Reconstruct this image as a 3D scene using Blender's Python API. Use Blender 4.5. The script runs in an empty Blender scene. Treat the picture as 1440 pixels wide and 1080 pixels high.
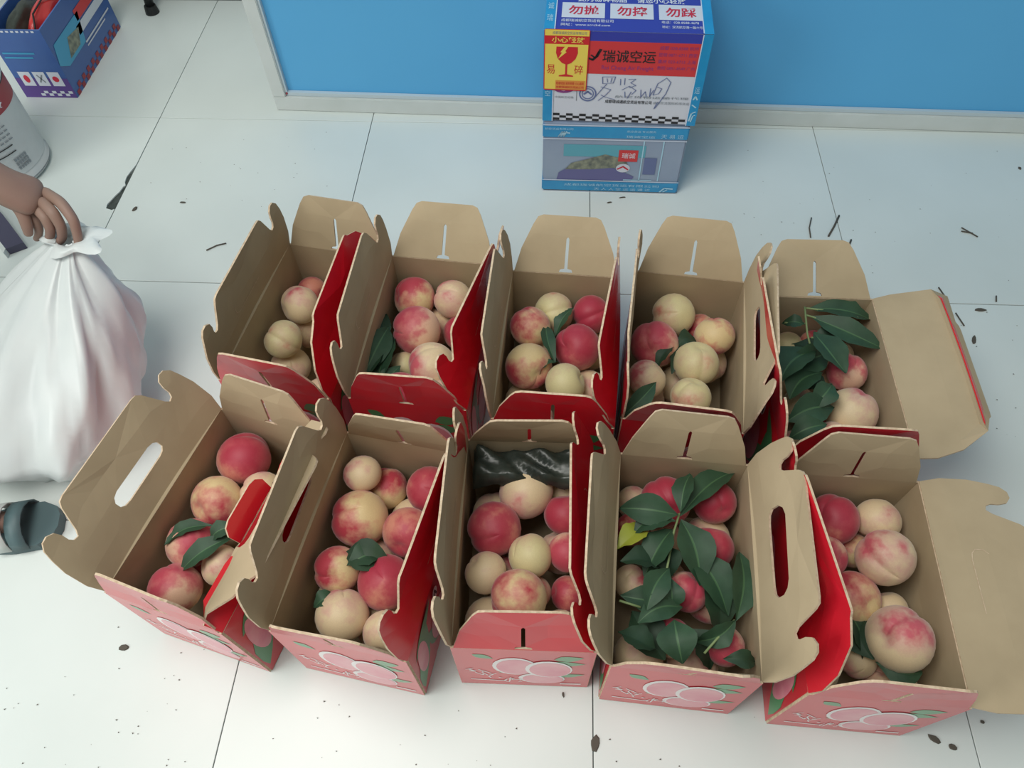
import bpy, bmesh, math, random
from mathutils import Vector, Matrix
from mathutils.geometry import delaunay_2d_cdt, tessellate_polygon
rnd = random.Random(7)
sc = bpy.context.scene
C = sc.collection

# ------------------------------------------------------------------ camera
FPX, PITCH, ROLL, YAW, CX, CY, CH = 1053.0, 0.982754, -0.036031, -0.08346, -0.093035, -1.127738, 1.312307
_f = Vector((math.sin(YAW)*math.cos(PITCH), math.cos(YAW)*math.cos(PITCH), -math.sin(PITCH)))
_r = Vector((math.cos(YAW), -math.sin(YAW), 0)); _u = _r.cross(_f)
RT = _r*math.cos(ROLL) + _u*math.sin(ROLL); UP = -_r*math.sin(ROLL) + _u*math.cos(ROLL); FW = _f
cam = bpy.data.cameras.new('camera'); co = bpy.data.objects.new('camera', cam); C.objects.link(co)
cam.sensor_width = 36; cam.lens = FPX*36/1440; cam.clip_start = .02
co.matrix_world = Matrix(((RT.x, UP.x, -FW.x, CX), (RT.y, UP.y, -FW.y, CY), (RT.z, UP.z, -FW.z, CH), (0, 0, 0, 1)))
sc.camera = co
def at(px, py, z):
    "point of the plane at height z met by the line of sight of a pixel"
    d = RT*(px-720)/FPX - UP*(py-540)/FPX + FW
    k = (CH-z)/-d.z
    return Vector((CX, CY, CH)) + d*k

# ------------------------------------------------------------------ light
w = bpy.data.worlds.new('world'); sc.world = w; w.use_nodes = True
w.node_tree.nodes['Background'].inputs[0].default_value = (.88, .95, .92, 1)
w.node_tree.nodes['Background'].inputs[1].default_value = .36
def area(name, loc, aim, sx, sy, power, col):
    l = bpy.data.lights.new(name, 'AREA'); l.shape = 'RECTANGLE'; l.size = sx; l.size_y = sy; l.energy = power; l.color = col
    o = bpy.data.objects.new(name, l); C.objects.link(o); o.location = loc
    o.rotation_euler = (Vector(aim)-Vector(loc)).to_track_quat('-Z', 'Y').to_euler()
    return o
area('daylight_from_door', (-2.9, -2.0, 1.7), (-.2, -.4, 0), 1.8, 1.8, 58, (.99, 1, .96))
area('ceiling_light', (-.9, -.95, 2.7), (-.3, -.5, 0), 1.5, 1.2, 54, (1, .98, .92))
vs = sc.view_settings
vs.view_transform = 'Standard'; vs.look = 'None'; vs.gamma = 1; vs.use_curve_mapping = False; vs.exposure = -.12

# ------------------------------------------------------------------ materials
def mat(name, col, rough=.6, coat=0, metal=0, noise=None, bump=0, nscale=30, alpha=1, sheen=0, trans=0, coatr=.2):
    m = bpy.data.materials.new(name); m.use_nodes = True; nt = m.node_tree; b = nt.nodes['Principled BSDF']
    b.inputs['Base Color'].default_value = (*col, 1); b.inputs['Roughness'].default_value = rough
    b.inputs['Coat Weight'].default_value = coat; b.inputs['Coat Roughness'].default_value = coatr
    b.inputs['Metallic'].default_value = metal; b.inputs['Alpha'].default_value = alpha
    b.inputs['Sheen Weight'].default_value = sheen; b.inputs['Transmission Weight'].default_value = trans
    if noise or bump:
        tc = nt.nodes.new('ShaderNodeTexCoord'); n = nt.nodes.new('ShaderNodeTexNoise')
        n.inputs['Scale'].default_value = nscale; n.inputs['Detail'].default_value = 5
        nt.links.new(tc.outputs['Object'], n.inputs['Vector'])
        if noise:
            r = nt.nodes.new('ShaderNodeMix'); r.data_type = 'RGBA'
            r.inputs[6].default_value = (*col, 1); r.inputs[7].default_value = (*noise, 1)
            mr = nt.nodes.new('ShaderNodeMapRange'); mr.inputs[1].default_value = .35; mr.inputs[2].default_value = .7
            nt.links.new(n.outputs[0], mr.inputs[0]); nt.links.new(mr.outputs[0], r.inputs[0])
            nt.links.new(r.outputs[2], b.inputs['Base Color'])
        if bump:
            bp = nt.nodes.new('ShaderNodeBump'); bp.inputs['Strength'].default_value = bump; bp.inputs['Distance'].default_value = .004
            nt.links.new(n.outputs[0], bp.inputs['Height']); nt.links.new(bp.outputs[0], b.inputs['Normal'])
    return m
def peach_mat(name, base, mid, blush, lo, hi):
    m = bpy.data.materials.new(name); m.use_nodes = True; nt = m.node_tree; b = nt.nodes['Principled BSDF']; L = nt.links.new
    b.inputs['Roughness'].default_value = .55; b.inputs['Sheen Weight'].default_value = .25; b.inputs['Sheen Roughness'].default_value = .5
    tc = nt.nodes.new('ShaderNodeTexCoord'); oi = nt.nodes.new('ShaderNodeObjectInfo')
    ad = nt.nodes.new('ShaderNodeVectorMath'); ad.operation = 'ADD'; L(tc.outputs['Object'], ad.inputs[0]); 
    sc_ = nt.nodes.new('ShaderNodeMath'); sc_.operation = 'MULTIPLY'; sc_.inputs[1].default_value = 50; L(oi.outputs['Random'], sc_.inputs[0])
    L(sc_.outputs[0], ad.inputs[1])
    n = nt.nodes.new('ShaderNodeTexNoise'); n.inputs['Scale'].default_value = .9; n.inputs['Detail'].default_value = 4; n.inputs['Roughness'].default_value = .55
    L(ad.outputs[0], n.inputs['Vector'])
    sp = nt.nodes.new('ShaderNodeSeparateXYZ'); L(tc.outputs['Object'], sp.inputs[0])
    k = nt.nodes.new('ShaderNodeMath'); k.operation = 'MULTIPLY_ADD'; k.inputs[1].default_value = .16; L(sp.outputs[0], k.inputs[0]); L(n.outputs[0], k.inputs[2])
    r = nt.nodes.new('ShaderNodeValToRGB'); e = r.color_ramp.elements
    e[0].position = lo; e[0].color = (*base, 1); e[1].position = hi; e[1].color = (*blush, 1)
    x = e.new((lo+hi)/2); mid = tuple(c*.92 for c in mid); x.color = (*mid, 1)
    L(k.outputs[0], r.inputs[0])
    n2 = nt.nodes.new('ShaderNodeTexNoise'); n2.inputs['Scale'].default_value = 22; n2.inputs['Detail'].default_value = 3; L(tc.outputs['Object'], n2.inputs['Vector'])
    mx = nt.nodes.new('ShaderNodeMix'); mx.data_type = 'RGBA'; mx.blend_type = 'MULTIPLY'; mx.inputs[0].default_value = .25
    mr = nt.nodes.new('ShaderNodeMapRange'); mr.inputs[3].default_value = .6; mr.inputs[4].default_value = 1.3; L(n2.outputs[0], mr.inputs[0])
    L(r.outputs[0], mx.inputs[6]); L(mr.outputs[0], mx.inputs[7]); L(mx.outputs[2], b.inputs['Base Color'])
    return m
M = {
 'kraft': mat('kraft_board', (.44, .35, .225), .85, noise=(.40, .315, .20), nscale=14, bump=.06),
 'edge': mat('board_edge', (.62, .50, .36), .9, noise=(.45, .33, .22), nscale=160),
 'red': mat('red_print', (.64, .008, .020), .5, coat=.7, coatr=.2, noise=(.50, .006, .02), nscale=6),
 'leafprint': mat('green_print', (.05, .26, .09), .45, coat=.6), 'pinkprint': mat('pink_print', (.72, .19, .27), .45, coat=.6, noise=(.80, .36, .40), nscale=20),
 'whiteprint': mat('white_print', (.85, .80, .80), .45, coat=.5), 'black': mat('black_print', (.02, .02, .022), .5),
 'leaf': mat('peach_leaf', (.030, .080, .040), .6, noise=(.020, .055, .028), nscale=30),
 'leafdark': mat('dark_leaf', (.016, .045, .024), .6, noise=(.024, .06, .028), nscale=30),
 'leafyel': mat('yellow_leaf', (.33, .36, .04), .5), 'stem': mat('leaf_stem', (.22, .30, .13), .6), 'vein': mat('leaf_vein', (.06, .135, .06), .55),
 'plastic_dark': mat('black_plastic', (.02, .028, .024), .35, noise=(.045, .055, .045), nscale=40, bump=.3),
 'tile': mat('floor_tile', (.69, .755, .735), .3, noise=(.63, .695, .675), nscale=2.2, bump=.02),
 'grout': mat('grout', (.10, .12, .115), .9), 'hole': mat('chipped_cement', (.07, .085, .08), .95, noise=(.03, .04, .035), nscale=80, bump=.5),
 'stain': mat('grey_stain', (.30, .33, .32), .7), 'scrap': mat('brown_scrap', (.085, .075, .06), .8), 
 'wall': mat('wall_paint', (.55, .60, .60), .8), 'dark': mat('dark_skirting', (.10, .11, .11), .6), 'blackmetal': mat('black_paint', (.012, .014, .014), .5),
 'blue': mat('blue_sheet', (.105, .43, .76), .55, noise=(.095, .40, .73), nscale=1.5), 'alu': mat('white_profile', (.62, .67, .66), .4, noise=(.56, .61, .59), nscale=9), 'bead': mat('glazing_bead', (.50, .60, .65), .4),
 'tape': mat('blue_tape', (.015, .27, .56), .28, coat=.5, noise=(.02, .31, .60), nscale=30), 'tapewhite': mat('pale_blue_print', (.40, .66, .80), .35), 'tapeedge': mat('pale_tape_line', (.62, .70, .82), .3),  # tapeedge: thin pale border line along the blue tape
 'purple': mat('blue_card', (.035, .05, .36), .5), 'cardred': mat('red_card', (.60, .045, .05), .5), 'cardwhite': mat('white_card', (.62, .66, .74), .5),
 'textred': mat('red_lettering', (.55, .02, .05), .5), 'textwhite': mat('white_lettering', (.75, .78, .85), .5), 'textviolet': mat('violet_lettering', (.25, .05, .22), .5),
 'yellow': mat('yellow_sticker', (.80, .64, .11), .45), 'stickerred': mat('sticker_red', (.58, .02, .03), .5), 'orange': mat('sticker_orange', (.70, .28, .06), .5),
 'ink': mat('blue_ink', (.13, .17, .34), .5), 'foam': mat('grey_foam_side', (.30, .38, .50), .4, coat=.5, noise=(.24, .31, .44), nscale=7), 'teal': mat('teal_print', (.10, .38, .48), .4, coat=.4),
 'mound': mat('violet_print', (.12, .12, .30), .4, coat=.4), 'rock': mat('tan_print', (.28, .30, .22), .5, noise=(.08, .10, .10), nscale=70),
 'carton': mat('carton_blue', (.035, .10, .33), .45, coat=.3, noise=(.04, .12, .37), nscale=9), 'cartonpurple': mat('carton_purple', (.10, .05, .25), .45), 'cyan': mat('carton_cyan', (.05, .33, .56), .4),
 'bucket': mat('white_bucket', (.58, .62, .63), .35), 'label': mat('grey_label', (.50, .54, .56), .4, noise=(.58, .62, .64), nscale=12), 'labelred': mat('dark_red_label', (.30, .03, .045), .45), 'greyprint': mat('grey_print', (.22, .25, .28), .5),
 'bag': mat('white_plastic', (.72, .78, .78), .35, bump=.15, nscale=12, alpha=.93, noise=(.68, .74, .75)), 'skin': mat('skin', (.30, .20, .155), .55, noise=(.27, .16, .13), nscale=12),
 'nail': mat('nail', (.55, .36, .30), .35), 'shirt': mat('grey_shirt', (.25, .27, .30), .9), 'trousers': mat('dark_trousers', (.04, .05, .07), .9), 'hair': mat('black_hair', (.01, .01, .012), .6),
 'sandal': mat('teal_grey_sandal', (.07, .12, .13), .55), 'slate': mat('slate_board', (.055, .055, .10), .5), 'redbag': mat('red_plastic', (.55, .03, .03), .35, coat=.3, bump=.2, nscale=20), 'lip': mat('lip', (.35, .12, .11), .5), 'eye': mat('eye', (.05, .03, .02), .3),
}
M['peach_r'] = peach_mat('peach_red', (.62, .24, .17), (.50, .065, .09), (.40, .025, .055), .28, .60)
M['peach_k'] = peach_mat('peach_pink', (.74, .46, .32), (.64, .17, .17), (.50, .055, .09), .34, .60)
M['peach_m'] = peach_mat('peach_mixed', (.72, .55, .29), (.68, .30, .21), (.47, .04, .065), .40, .64)
M['peach_p'] = peach_mat('peach_pale', (.73, .57, .36), (.72, .44, .34), (.56, .10, .13), .46, .76)
M['peach_y'] = peach_mat('peach_yellow', (.67, .59, .32), (.68, .52, .32), (.58, .15, .12), .50, .84)

# ------------------------------------------------------------------ helpers
def link_mesh(name, verts, faces, mats, parent=None, mi=None, smooth=False):
    me = bpy.data.meshes.new(name); me.from_pydata([tuple(v) for v in verts], [], faces)
    for m in (mats if isinstance(mats, (list, tuple)) else [mats]): me.materials.append(m)
    if mi: me.polygons.foreach_set('material_index', mi)
    if smooth: me.polygons.foreach_set('use_smooth', [True]*len(me.polygons))
    me.update()
    o = bpy.data.objects.new(name, me); C.objects.link(o)
    if parent: o.parent = parent
    return o
def bm_obj(name, bm, mats, parent=None, smooth=False):
    bmesh.ops.recalc_face_normals(bm, faces=bm.faces)
    me = bpy.data.meshes.new(name); bm.to_mesh(me); bm.free()
    for m in (mats if isinstance(mats, (list, tuple)) else [mats]): me.materials.append(m)
    if smooth: me.polygons.foreach_set('use_smooth', [True]*len(me.polygons))
    o = bpy.data.objects.new(name, me); C.objects.link(o)
    if parent: o.parent = parent
    return o
def empty(name, loc=(0, 0, 0), rz=0, label=None, cat=None, group=None):
    o = bpy.data.objects.new(name, None); C.objects.link(o); o.location = loc; o.rotation_euler = (0, 0, rz); o.empty_display_size = .05
    tag(o, label, cat, group); return o
def tag(o, label=None, cat=None, group=None, kind=None):
    if label: o['label'] = label
    if cat: o['category'] = cat
    if group: o['group'] = group
    if kind: o['kind'] = kind
    return o
def box(name, lo, hi, m, parent=None, bev=0):
    bm = bmesh.new(); r = bmesh.ops.create_cube(bm, size=1)
    for v in bm.verts: v.co = Vector([(lo[i]+hi[i])/2 + v.co[i]*(hi[i]-lo[i]) for i in range(3)])
    if bev: bmesh.ops.bevel(bm, geom=bm.edges[:], offset=bev, segments=2, affect='EDGES')
    return bm_obj(name, bm, m, parent)
def inpoly(p, poly):
    x, y = p; r = False; j = len(poly)-1
    for i in range(len(poly)):
        xi, yi = poly[i]; xj, yj = poly[j]
        if (yi > y) != (yj > y) and x < (xj-xi)*(y-yi)/(yj-yi)+xi: r = not r
        j = i
    return r
def triang(outline, holes, step, rows=()):
    pts = [Vector(p) for p in outline]; edges = [(i, (i+1) % len(outline)) for i in range(len(outline))]
    for h in holes:
        b = len(pts); pts += [Vector(p) for p in h]; edges += [(b+i, b+(i+1) % len(h)) for i in range(len(h))]
    xs = [p[0] for p in outline]; ys = [p[1] for p in outline]
    def clear(q): return inpoly(q, outline) and not any(inpoly(q, h) for h in holes) and all((Vector(q)-p).length > step*.3 for p in pts[:nb])
    nb = len(pts); nx = max(2, int((max(xs)-min(xs))/step)); ny = max(2, int((max(ys)-min(ys))/step))
    levels = sorted(set([round(min(ys)+(max(ys)-min(ys))*j/ny, 4) for j in range(1, ny)] + list(rows)))
    for yv in levels:
        for i in range(1, nx):
            q = (min(xs)+(max(xs)-min(xs))*i/nx, yv)
            if clear(q): pts.append(Vector(q))
    V, E, F, _, _, _ = delaunay_2d_cdt(pts, edges, [], 0, 1e-6)
    out = []
    for f in F:
        c = sum((V[i] for i in f), Vector((0, 0)))/len(f)
        if inpoly(c, outline) and not any(inpoly(c, h) for h in holes):
            a = V[f[0]]; b = V[f[1]]; d = V[f[2]]
            if (b-a).cross(d-a) < 0: f = list(f)[::-1]
            out.append(tuple(f))
    return V, out
def sheet(name, outline, holes, xf, thick, mats, parent, step=.03, rows=(), flip=False):
    """board cut to an outline: xf(u,t) -> middle point; the side the normal du x dt points to gets mats[0]"""
    V, F = triang(outline, holes, step, rows)
    n = len(V); e = 1e-4; top = []; bot = []
    for p in V:
        a = xf(p.x, p.y); nn = (xf(p.x+e, p.y)-xf(p.x-e, p.y)).cross(xf(p.x, p.y+e)-xf(p.x, p.y-e)).normalized()
        top.append(a+nn*thick/2); bot.append(a-nn*thick/2)
    faces = list(F)+[tuple(n+i for i in reversed(f)) for f in F]; mi = [1 if flip else 0]*len(F)+[0 if flip else 1]*len(F)
    cnt = {}
    for f in F:
        for i in range(len(f)):
            a, b = f[i], f[(i+1) % len(f)]
            cnt[(a, b)] = 1
    for (a, b) in cnt:
        if (b, a) not in cnt: faces.append((b, a, n+a, n+b)); mi.append(2)
    return link_mesh(name, top+bot, faces, mats, parent, mi)
def decal(name, polys, xf, off, m, parent, step=None):
    "flat print: polygons in (u,t) of a panel, laid off the panel by off along its normal"
    vs_, fs = [], []; e = 1e-4
    for poly in polys:
        b = len(vs_)
        for (u, t) in poly:
            nn = (xf(u+e, t)-xf(u-e, t)).cross(xf(u, t+e)-xf(u, t-e)).normalized()
            vs_.append(xf(u, t)+nn*off)
        for tr in tessellate_polygon([[Vector((p[0], p[1], 0)) for p in poly]]):
            fs.append(tuple(b+i for i in tr))
    o = link_mesh(name, vs_, fs, m, parent)
    if len(polys) > 1: o['kind'] = 'stuff'
    return o
def ell(cx, cy, rx, ry, n=20, rot=0):
    return [(cx+rx*math.cos(a)*math.cos(rot)-ry*math.sin(a)*math.sin(rot), cy+rx*math.cos(a)*math.sin(rot)+ry*math.sin(a)*math.cos(rot)) for a in [i*2*math.pi/n for i in range(n)]]
def leafshape(x0, y0, x1, y1, w):
    a = Vector((x0, y0)); d = Vector((x1, y1))-a; p = Vector((-d.y, d.x)).normalized()*w/2
    pr = [(0, 0), (.15, .55), (.35, 1), (.55, .95), (.8, .5), (1, 0)]
    L_ = [a+d*s+p*k for s, k in pr]+[a+d*s-p*k for s, k in reversed(pr[1:-1])]
    return [tuple(q) for q in L_]
def rect(x0, y0, x1, y1): return [(x0, y0), (x1, y0), (x1, y1), (x0, y1)]
def stroke(pts, w):
    "thin quads along a polyline"
    out = []
    for a, b in zip(pts, pts[1:]):
        a = Vector(a); b = Vector(b); d = (b-a)
        if d.length < 1e-6: continue
        d.normalize(); p = Vector((-d.y, d.x))*w/2; e = d*w*.3
        out.append([tuple(a-e+p), tuple(a-e-p), tuple(b+e-p), tuple(b+e+p)])
    return out
def text(name, body, x0, y0, x1, y1, xf, off, m, parent, bold=0):
    c = bpy.data.curves.new('tmp', 'FONT'); c.body = body; c.resolution_u = 2; c.offset = bold
    o = bpy.data.objects.new('tmp', c); C.objects.link(o)
    bpy.context.view_layer.update()
    me = bpy.data.meshes.new_from_object(o.evaluated_get(bpy.context.evaluated_depsgraph_get()))
    C.objects.unlink(o); bpy.data.objects.remove(o); bpy.data.curves.remove(c)
    xs = [v.co.x for v in me.vertices]; ys = [v.co.y for v in me.vertices]; a, b, c_, d = min(xs), max(xs), min(ys), max(ys); e = 1e-4
    for v in me.vertices:
        u = x0+(v.co.x-a)/(b-a)*(x1-x0); t = y0+(v.co.y-c_)/(d-c_)*(y1-y0)
        nn = (xf(u+e, t)-xf(u-e, t)).cross(xf(u, t+e)-xf(u, t-e)).normalized()
        v.co = xf(u, t)+nn*off
    me.materials.clear(); me.materials.append(m); me.name = name
    q = bpy.data.objects.new(name, me); C.objects.link(q); q.parent = parent
    return q
def tube(name, pts, rad, m, parent=None, seg=8, caps=True):
    bm = bmesh.new(); rings = []; P = [Vector(p) for p in pts]
    for i, p in enumerate(P):
        d = (P[min(i+1, len(P)-1)]-P[max(i-1, 0)]).normalized(); a = d.orthogonal().normalized()
        if rings: a = (prev-d*prev.dot(d)).normalized()
        prev = a; b = d.cross(a); r = rad[i] if isinstance(rad, (list, tuple)) else rad
        rings.append([bm.verts.new(p+(a*math.cos(k*2*math.pi/seg)+b*math.sin(k*2*math.pi/seg))*r) for k in range(seg)])
    for A, B in zip(rings, rings[1:]):
        for k in range(seg): bm.faces.new((A[k], A[(k+1) % seg], B[(k+1) % seg], B[k]))
    if caps: bm.faces.new(rings[0]); bm.faces.new(rings[-1])
    return bm_obj(name, bm, m, parent, True)
# ------------------------------------------------------------------ setting
fl = box('floor', (-3.6, -3, -.05), (3.0, 1.8, -.0032), M['grout']); tag(fl, 'pale grey-white tiled floor with thin dark joints', kind='structure')
tm = None
CHIP = [(-1.2-.022, .235), (-1.2-.024, .262), (-1.2-.012, .300), (-1.2-.001, .335), (-1.2+.004, .35)]
for i in range(-6, 5):
    for j in range(-5, 3):
        if (i, j) == (-3, 0):   # the tile whose right edge has broken away
            pts = [(i*.6+.001, .001), (-1.201, .001), (-1.201, .236), (-1.207, .232), (-1.224, .238), (-1.226, .252), (-1.216, .285), (-1.210, .300), (-1.207, .318), (-1.203, .324), (-1.209, .336), (-1.211, .356), (-1.2085, .372), (-1.2015, .405), (-1.201, .599), (i*.6+.001, .599)]
            bm = bmesh.new(); f = bm.faces.new([bm.verts.new((x, y, 0)) for x, y in pts])
            r = bmesh.ops.extrude_face_region(bm, geom=[f]); bmesh.ops.translate(bm, verts=[v for v in r['geom'] if isinstance(v, bmesh.types.BMVert)], vec=(0, 0, -.006))
            o = bm_obj('tile', bm, M['tile'], fl); continue
        if tm is None:
            bm = bmesh.new(); bmesh.ops.create_cube(bm, size=1)
            for v in bm.verts: v.co = Vector((v.co.x*.5982, v.co.y*.5982, v.co.z*.006))
            bmesh.ops.bevel(bm, geom=[e for e in bm.edges if all(v.co.z > 0 for v in e.verts)], offset=.0006, segments=1, affect='EDGES')
            o = bm_obj('tile', bm, M['tile'], fl); tm = o.data
        else:
            o = bpy.data.objects.new('tile', tm); C.objects.link(o); o.parent = fl
        o.location = (i*.6+.3, j*.6+.3, -.003+rnd.uniform(-.0003, 0))
crk = tag(link_mesh('trim_1', [(-1.27, .21, -.003), (-1.19, .21, -.003), (-1.19, .37, -.003), (-1.27, .37, -.003)], [(0, 1, 2, 3)], M['hole']), 'dark broken hole at tile edge', kind='structure')
wb = box('wall_back', (-3.6, 1.232, 0), (3.0, 1.35, 2.7), M['wall']); tag(wb, 'pale grey wall behind the partition', kind='structure')
bb = box('baseboard_back', (-3.6, 1.20, 0), (3.0, 1.231, .09), M['dark']); tag(bb, 'dark skirting strip along the back wall', kind='structure')

# partition: blue sheet in a white profile frame
PA = -.0226
pt = empty('partition_panel', (-.875, .6417, 0), PA, 'blue partition panel in a white metal frame standing on the tiles', 'partition')
PW = 2.6
box('bottom_rail', (.0, 0, 0), (PW, .05, .043), M['alu'], pt, .002)
box('side_rail', (.0, 0, .0432), (.036, .05, 1.3), M['alu'], pt, .002)
box('side_rail', (PW-.036, 0, .0432), (PW, .05, 1.3), M['alu'], pt, .002)
box('top_rail', (.0, 0, 1.3005), (PW, .05, 1.34), M['alu'], pt, .002)
box('glazing_bead', (.0362, .006, .0432), (PW-.0362, .018, .054), M['bead'], pt, .001)
box('glazing_bead', (.0362, .006, .0545), (.042, .018, 1.3), M['bead'], pt)
box('blue_sheet', (.0362, .0185, .0432), (PW-.0362, .028, 1.3), M['blue'], pt)
bm = bmesh.new(); bmesh.ops.create_cone(bm, segments=10, radius1=.003, radius2=.002, depth=.004, cap_ends=True, matrix=Matrix.Translation((.040, .0045, .0515)) @ Matrix.Rotation(math.pi/2, 4, 'X'))
bm_obj('screw', bm, M['labelred'], pt)

# ------------------------------------------------------------------ peach cartons
W, L, H, TH = .2073, .3362, .2237, .0034
TF, TE = .137, .11
LONG = [(-.168, 0), (-.1735, .03), (-.172, .07), (-.166, .098), (-.161, .115), (-.153, .124), (-.143, .125), (-.134, .118), (-.131, .106), (-.1315, .094), (-.128, .086), (-.121, .084), (-.115, .092), (-.100, .128), (-.094, .1355), (-.085, TF)]
LONG = LONG + [(-x, y) for x, y in reversed(LONG)]
LONG = [(x, y) for x, y in LONG][::-1]
_hh = [(-.056, .052), (-.050, .044), (-.040, .041), (.040, .041), (.050, .044), (.056, .052), (.056, .068), (.050, .078), (.040, .082), (-.040, .082), (-.050, .078), (-.056, .068)]
HANDLE = [(a, .058+(b-.0615)*.68) for a, b in _hh]
def outline(nofront, noback):
    a = [q for q in LONG[::-1]]; mid = [q for q in a if abs(q[0]) <= .10]
    f = [(-.168, 0), (-.170, .03), (-.158, .07), (-.13, .11)] if nofront else [q for q in a if q[0] < -.10]
    b = [(.165, TF), (.174, .10), (.172, .03), (.168, 0)] if noback == 2 else [(.13, .11), (.158, .07), (.170, .03), (.168, 0)] if noback else [q for q in a if q[0] > .10]
    return (f+mid+b)[::-1]
ENDF = [(-.0995, 0), (.0995, 0), (.088, .045), (.068, .092), (.060, .106), (.050, TE), (-.050, TE), (-.060, .106), (-.068, .092), (-.088, .045)]
SLIT = [(-.003, .010), (-.011, .008), (-.013, .003), (.013, .003), (.011, .008), (.003, .010), (.0028, .066), (.0, .070), (-.0028, .066)]
BM3 = [M['red'], M['kraft'], M['edge']]
def carton(key, loc, rz, label, fr, dl=(0, 0), dr=(0, 0), left=dict(a=10), right=dict(a=10), front=dict(a=0), back=dict(a=0), group='opened peach cartons'):
    """dl/dr: (front, back) outward shift of the rim of the long walls"""
    rt = empty('peach_carton', (loc[0], loc[1], 0), rz, label, 'box', group)
    sd = rnd.randint(0, 99)
    cor = {(-1, -1): Vector((-W/2-dl[0], -L/2, H)), (-1, 1): Vector((-W/2-dl[1], L/2, H)), (1, -1): Vector((W/2+dr[0], -L/2, H)), (1, 1): Vector((W/2+dr[1], L/2, H))}
    base = {(a, b): Vector((a*W/2, b*L/2, .002)) for a in (-1, 1) for b in (-1, 1)}
    def wall(c0, c1, ln, bow):
        def xf(u, t):
            s = (u+ln/2)/ln; k = t/H
            p = base[c0].lerp(base[c1], s); q = cor[c0].lerp(cor[c1], s)
            r = p.lerp(q, k); d = (base[c1]-base[c0]).normalized(); n = Vector((d.y, -d.x, 0))
            return r+n*bow*math.sin(math.pi*s)*k
        return xf
    seq = {'front': ((-1, -1), (1, -1), W), 'right': ((1, -1), (1, 1), L), 'back': ((1, 1), (-1, 1), W), 'left': ((-1, 1), (-1, -1), L)}
    bow = {'front': 0, 'back': 0, 'left': .004, 'right': .004}
    X = {}
    for k, (c0, c1, ln) in seq.items():
        X[k] = wall(c0, c1, ln, bow[k]); g = .0 if ln == W else .0018
        wl = sheet('wall_board', rect(-ln/2+g, 0, ln/2-g, H), [], X[k], TH, BM3, rt, step=.06)
        if k == 'front' or k == 'back':
            # printed peaches with leaves, white calligraphy
            for lp_ in [leafshape(-.075, .193, -.045, .170, .02), leafshape(.045, .175, .088, .192, .03), leafshape(.03, .15, .092, .155, .03), leafshape(.05, .07, .095, .09, .02), leafshape(.0, .10, -.04, .085, .02)]: decal('leaf_print', [lp_], X[k], TH/2+.0004, M['leafprint'], wl)
            pr = [(-.014, .128, .034, .052), (.038, .118, .036, .050), (.028, .055, .037, .034)]
            [decal('peach_print', [ell(*q)], X[k], TH/2+.0006, M['whiteprint'], wl) for q in pr[:1]+pr[2:]]
            [decal('peach_print', [ell(a+.002, b-.003, c*.88, d*.88)], X[k], TH/2+.0008, M['pinkprint'], wl) for a, b, c, d in pr[:1]+pr[2:]]
            decal('peach_print', [ell(*pr[1])], X[k], TH/2+.0010, M['whiteprint'], wl)
            decal('peach_print', [ell(pr[1][0]+.002, pr[1][1]-.003, pr[1][2]*.88, pr[1][3]*.88)], X[k], TH/2+.0012, M['pinkprint'], wl)
            st = []
            for i, (x, y) in enumerate([(-.078, .095), (-.055, .075), (-.030, .060), (-.006, .042)]):
                rr = random.Random(i+40)
                for q in range(4):
                    a = (x+rr.uniform(-.010, .010), y+rr.uniform(-.018, .018)); b = (a[0]+rr.uniform(-.012, .012), a[1]+rr.uniform(-.022, .022)); c = (b[0]+rr.uniform(-.008, .008), b[1]+rr.uniform(-.012, .012))
                    st += stroke([a, b, c], .0022)
            st += stroke([(-.085, .035), (-.03, .03)], .004)+stroke([(.06, .022), (.09, .024)], .006)
            decal('calligraphy', st, X[k], TH/2+.0006, M['whiteprint'], wl)
        else:
            s = 1 if k == 'right' else -1
            for lp_ in [leafshape(s*-.16, .02, s*-.10, .20, .05), leafshape(s*-.155, .16, s*-.07, .215, .03), leafshape(s*-.06, .02, s*-.11, .14, .04)]: decal('leaf_print', [lp_], X[k], TH/2+.0004, M['leafprint'], wl)
            [decal('peach_print', [e_], X[k], TH/2+.0007, M['pinkprint'], wl) for e_ in (ell(s*-.135, .12, .018, .06), ell(s*-.06, .09, .035, .06), ell(s*.07, .09, .05, .07))]
            decal('emblem_print', [ell(s*-.055, .185, .010, .020)], X[k], TH/2+.0009, M['whiteprint'], wl)
            decal('emblem_print', stroke([(s*-.060, .173), (s*-.055, .197), (s*-.050, .173)], .004), X[k], TH/2+.0011, M['black'], wl)
    sheet('bottom_board', rect(-W/2+.002, -L/2+.002, W/2-.002, L/2-.002), [], lambda u, t: Vector((u, t, .0022)), .003, [M['kraft'], M['kraft'], M['edge']], rt, step=.2)
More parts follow.
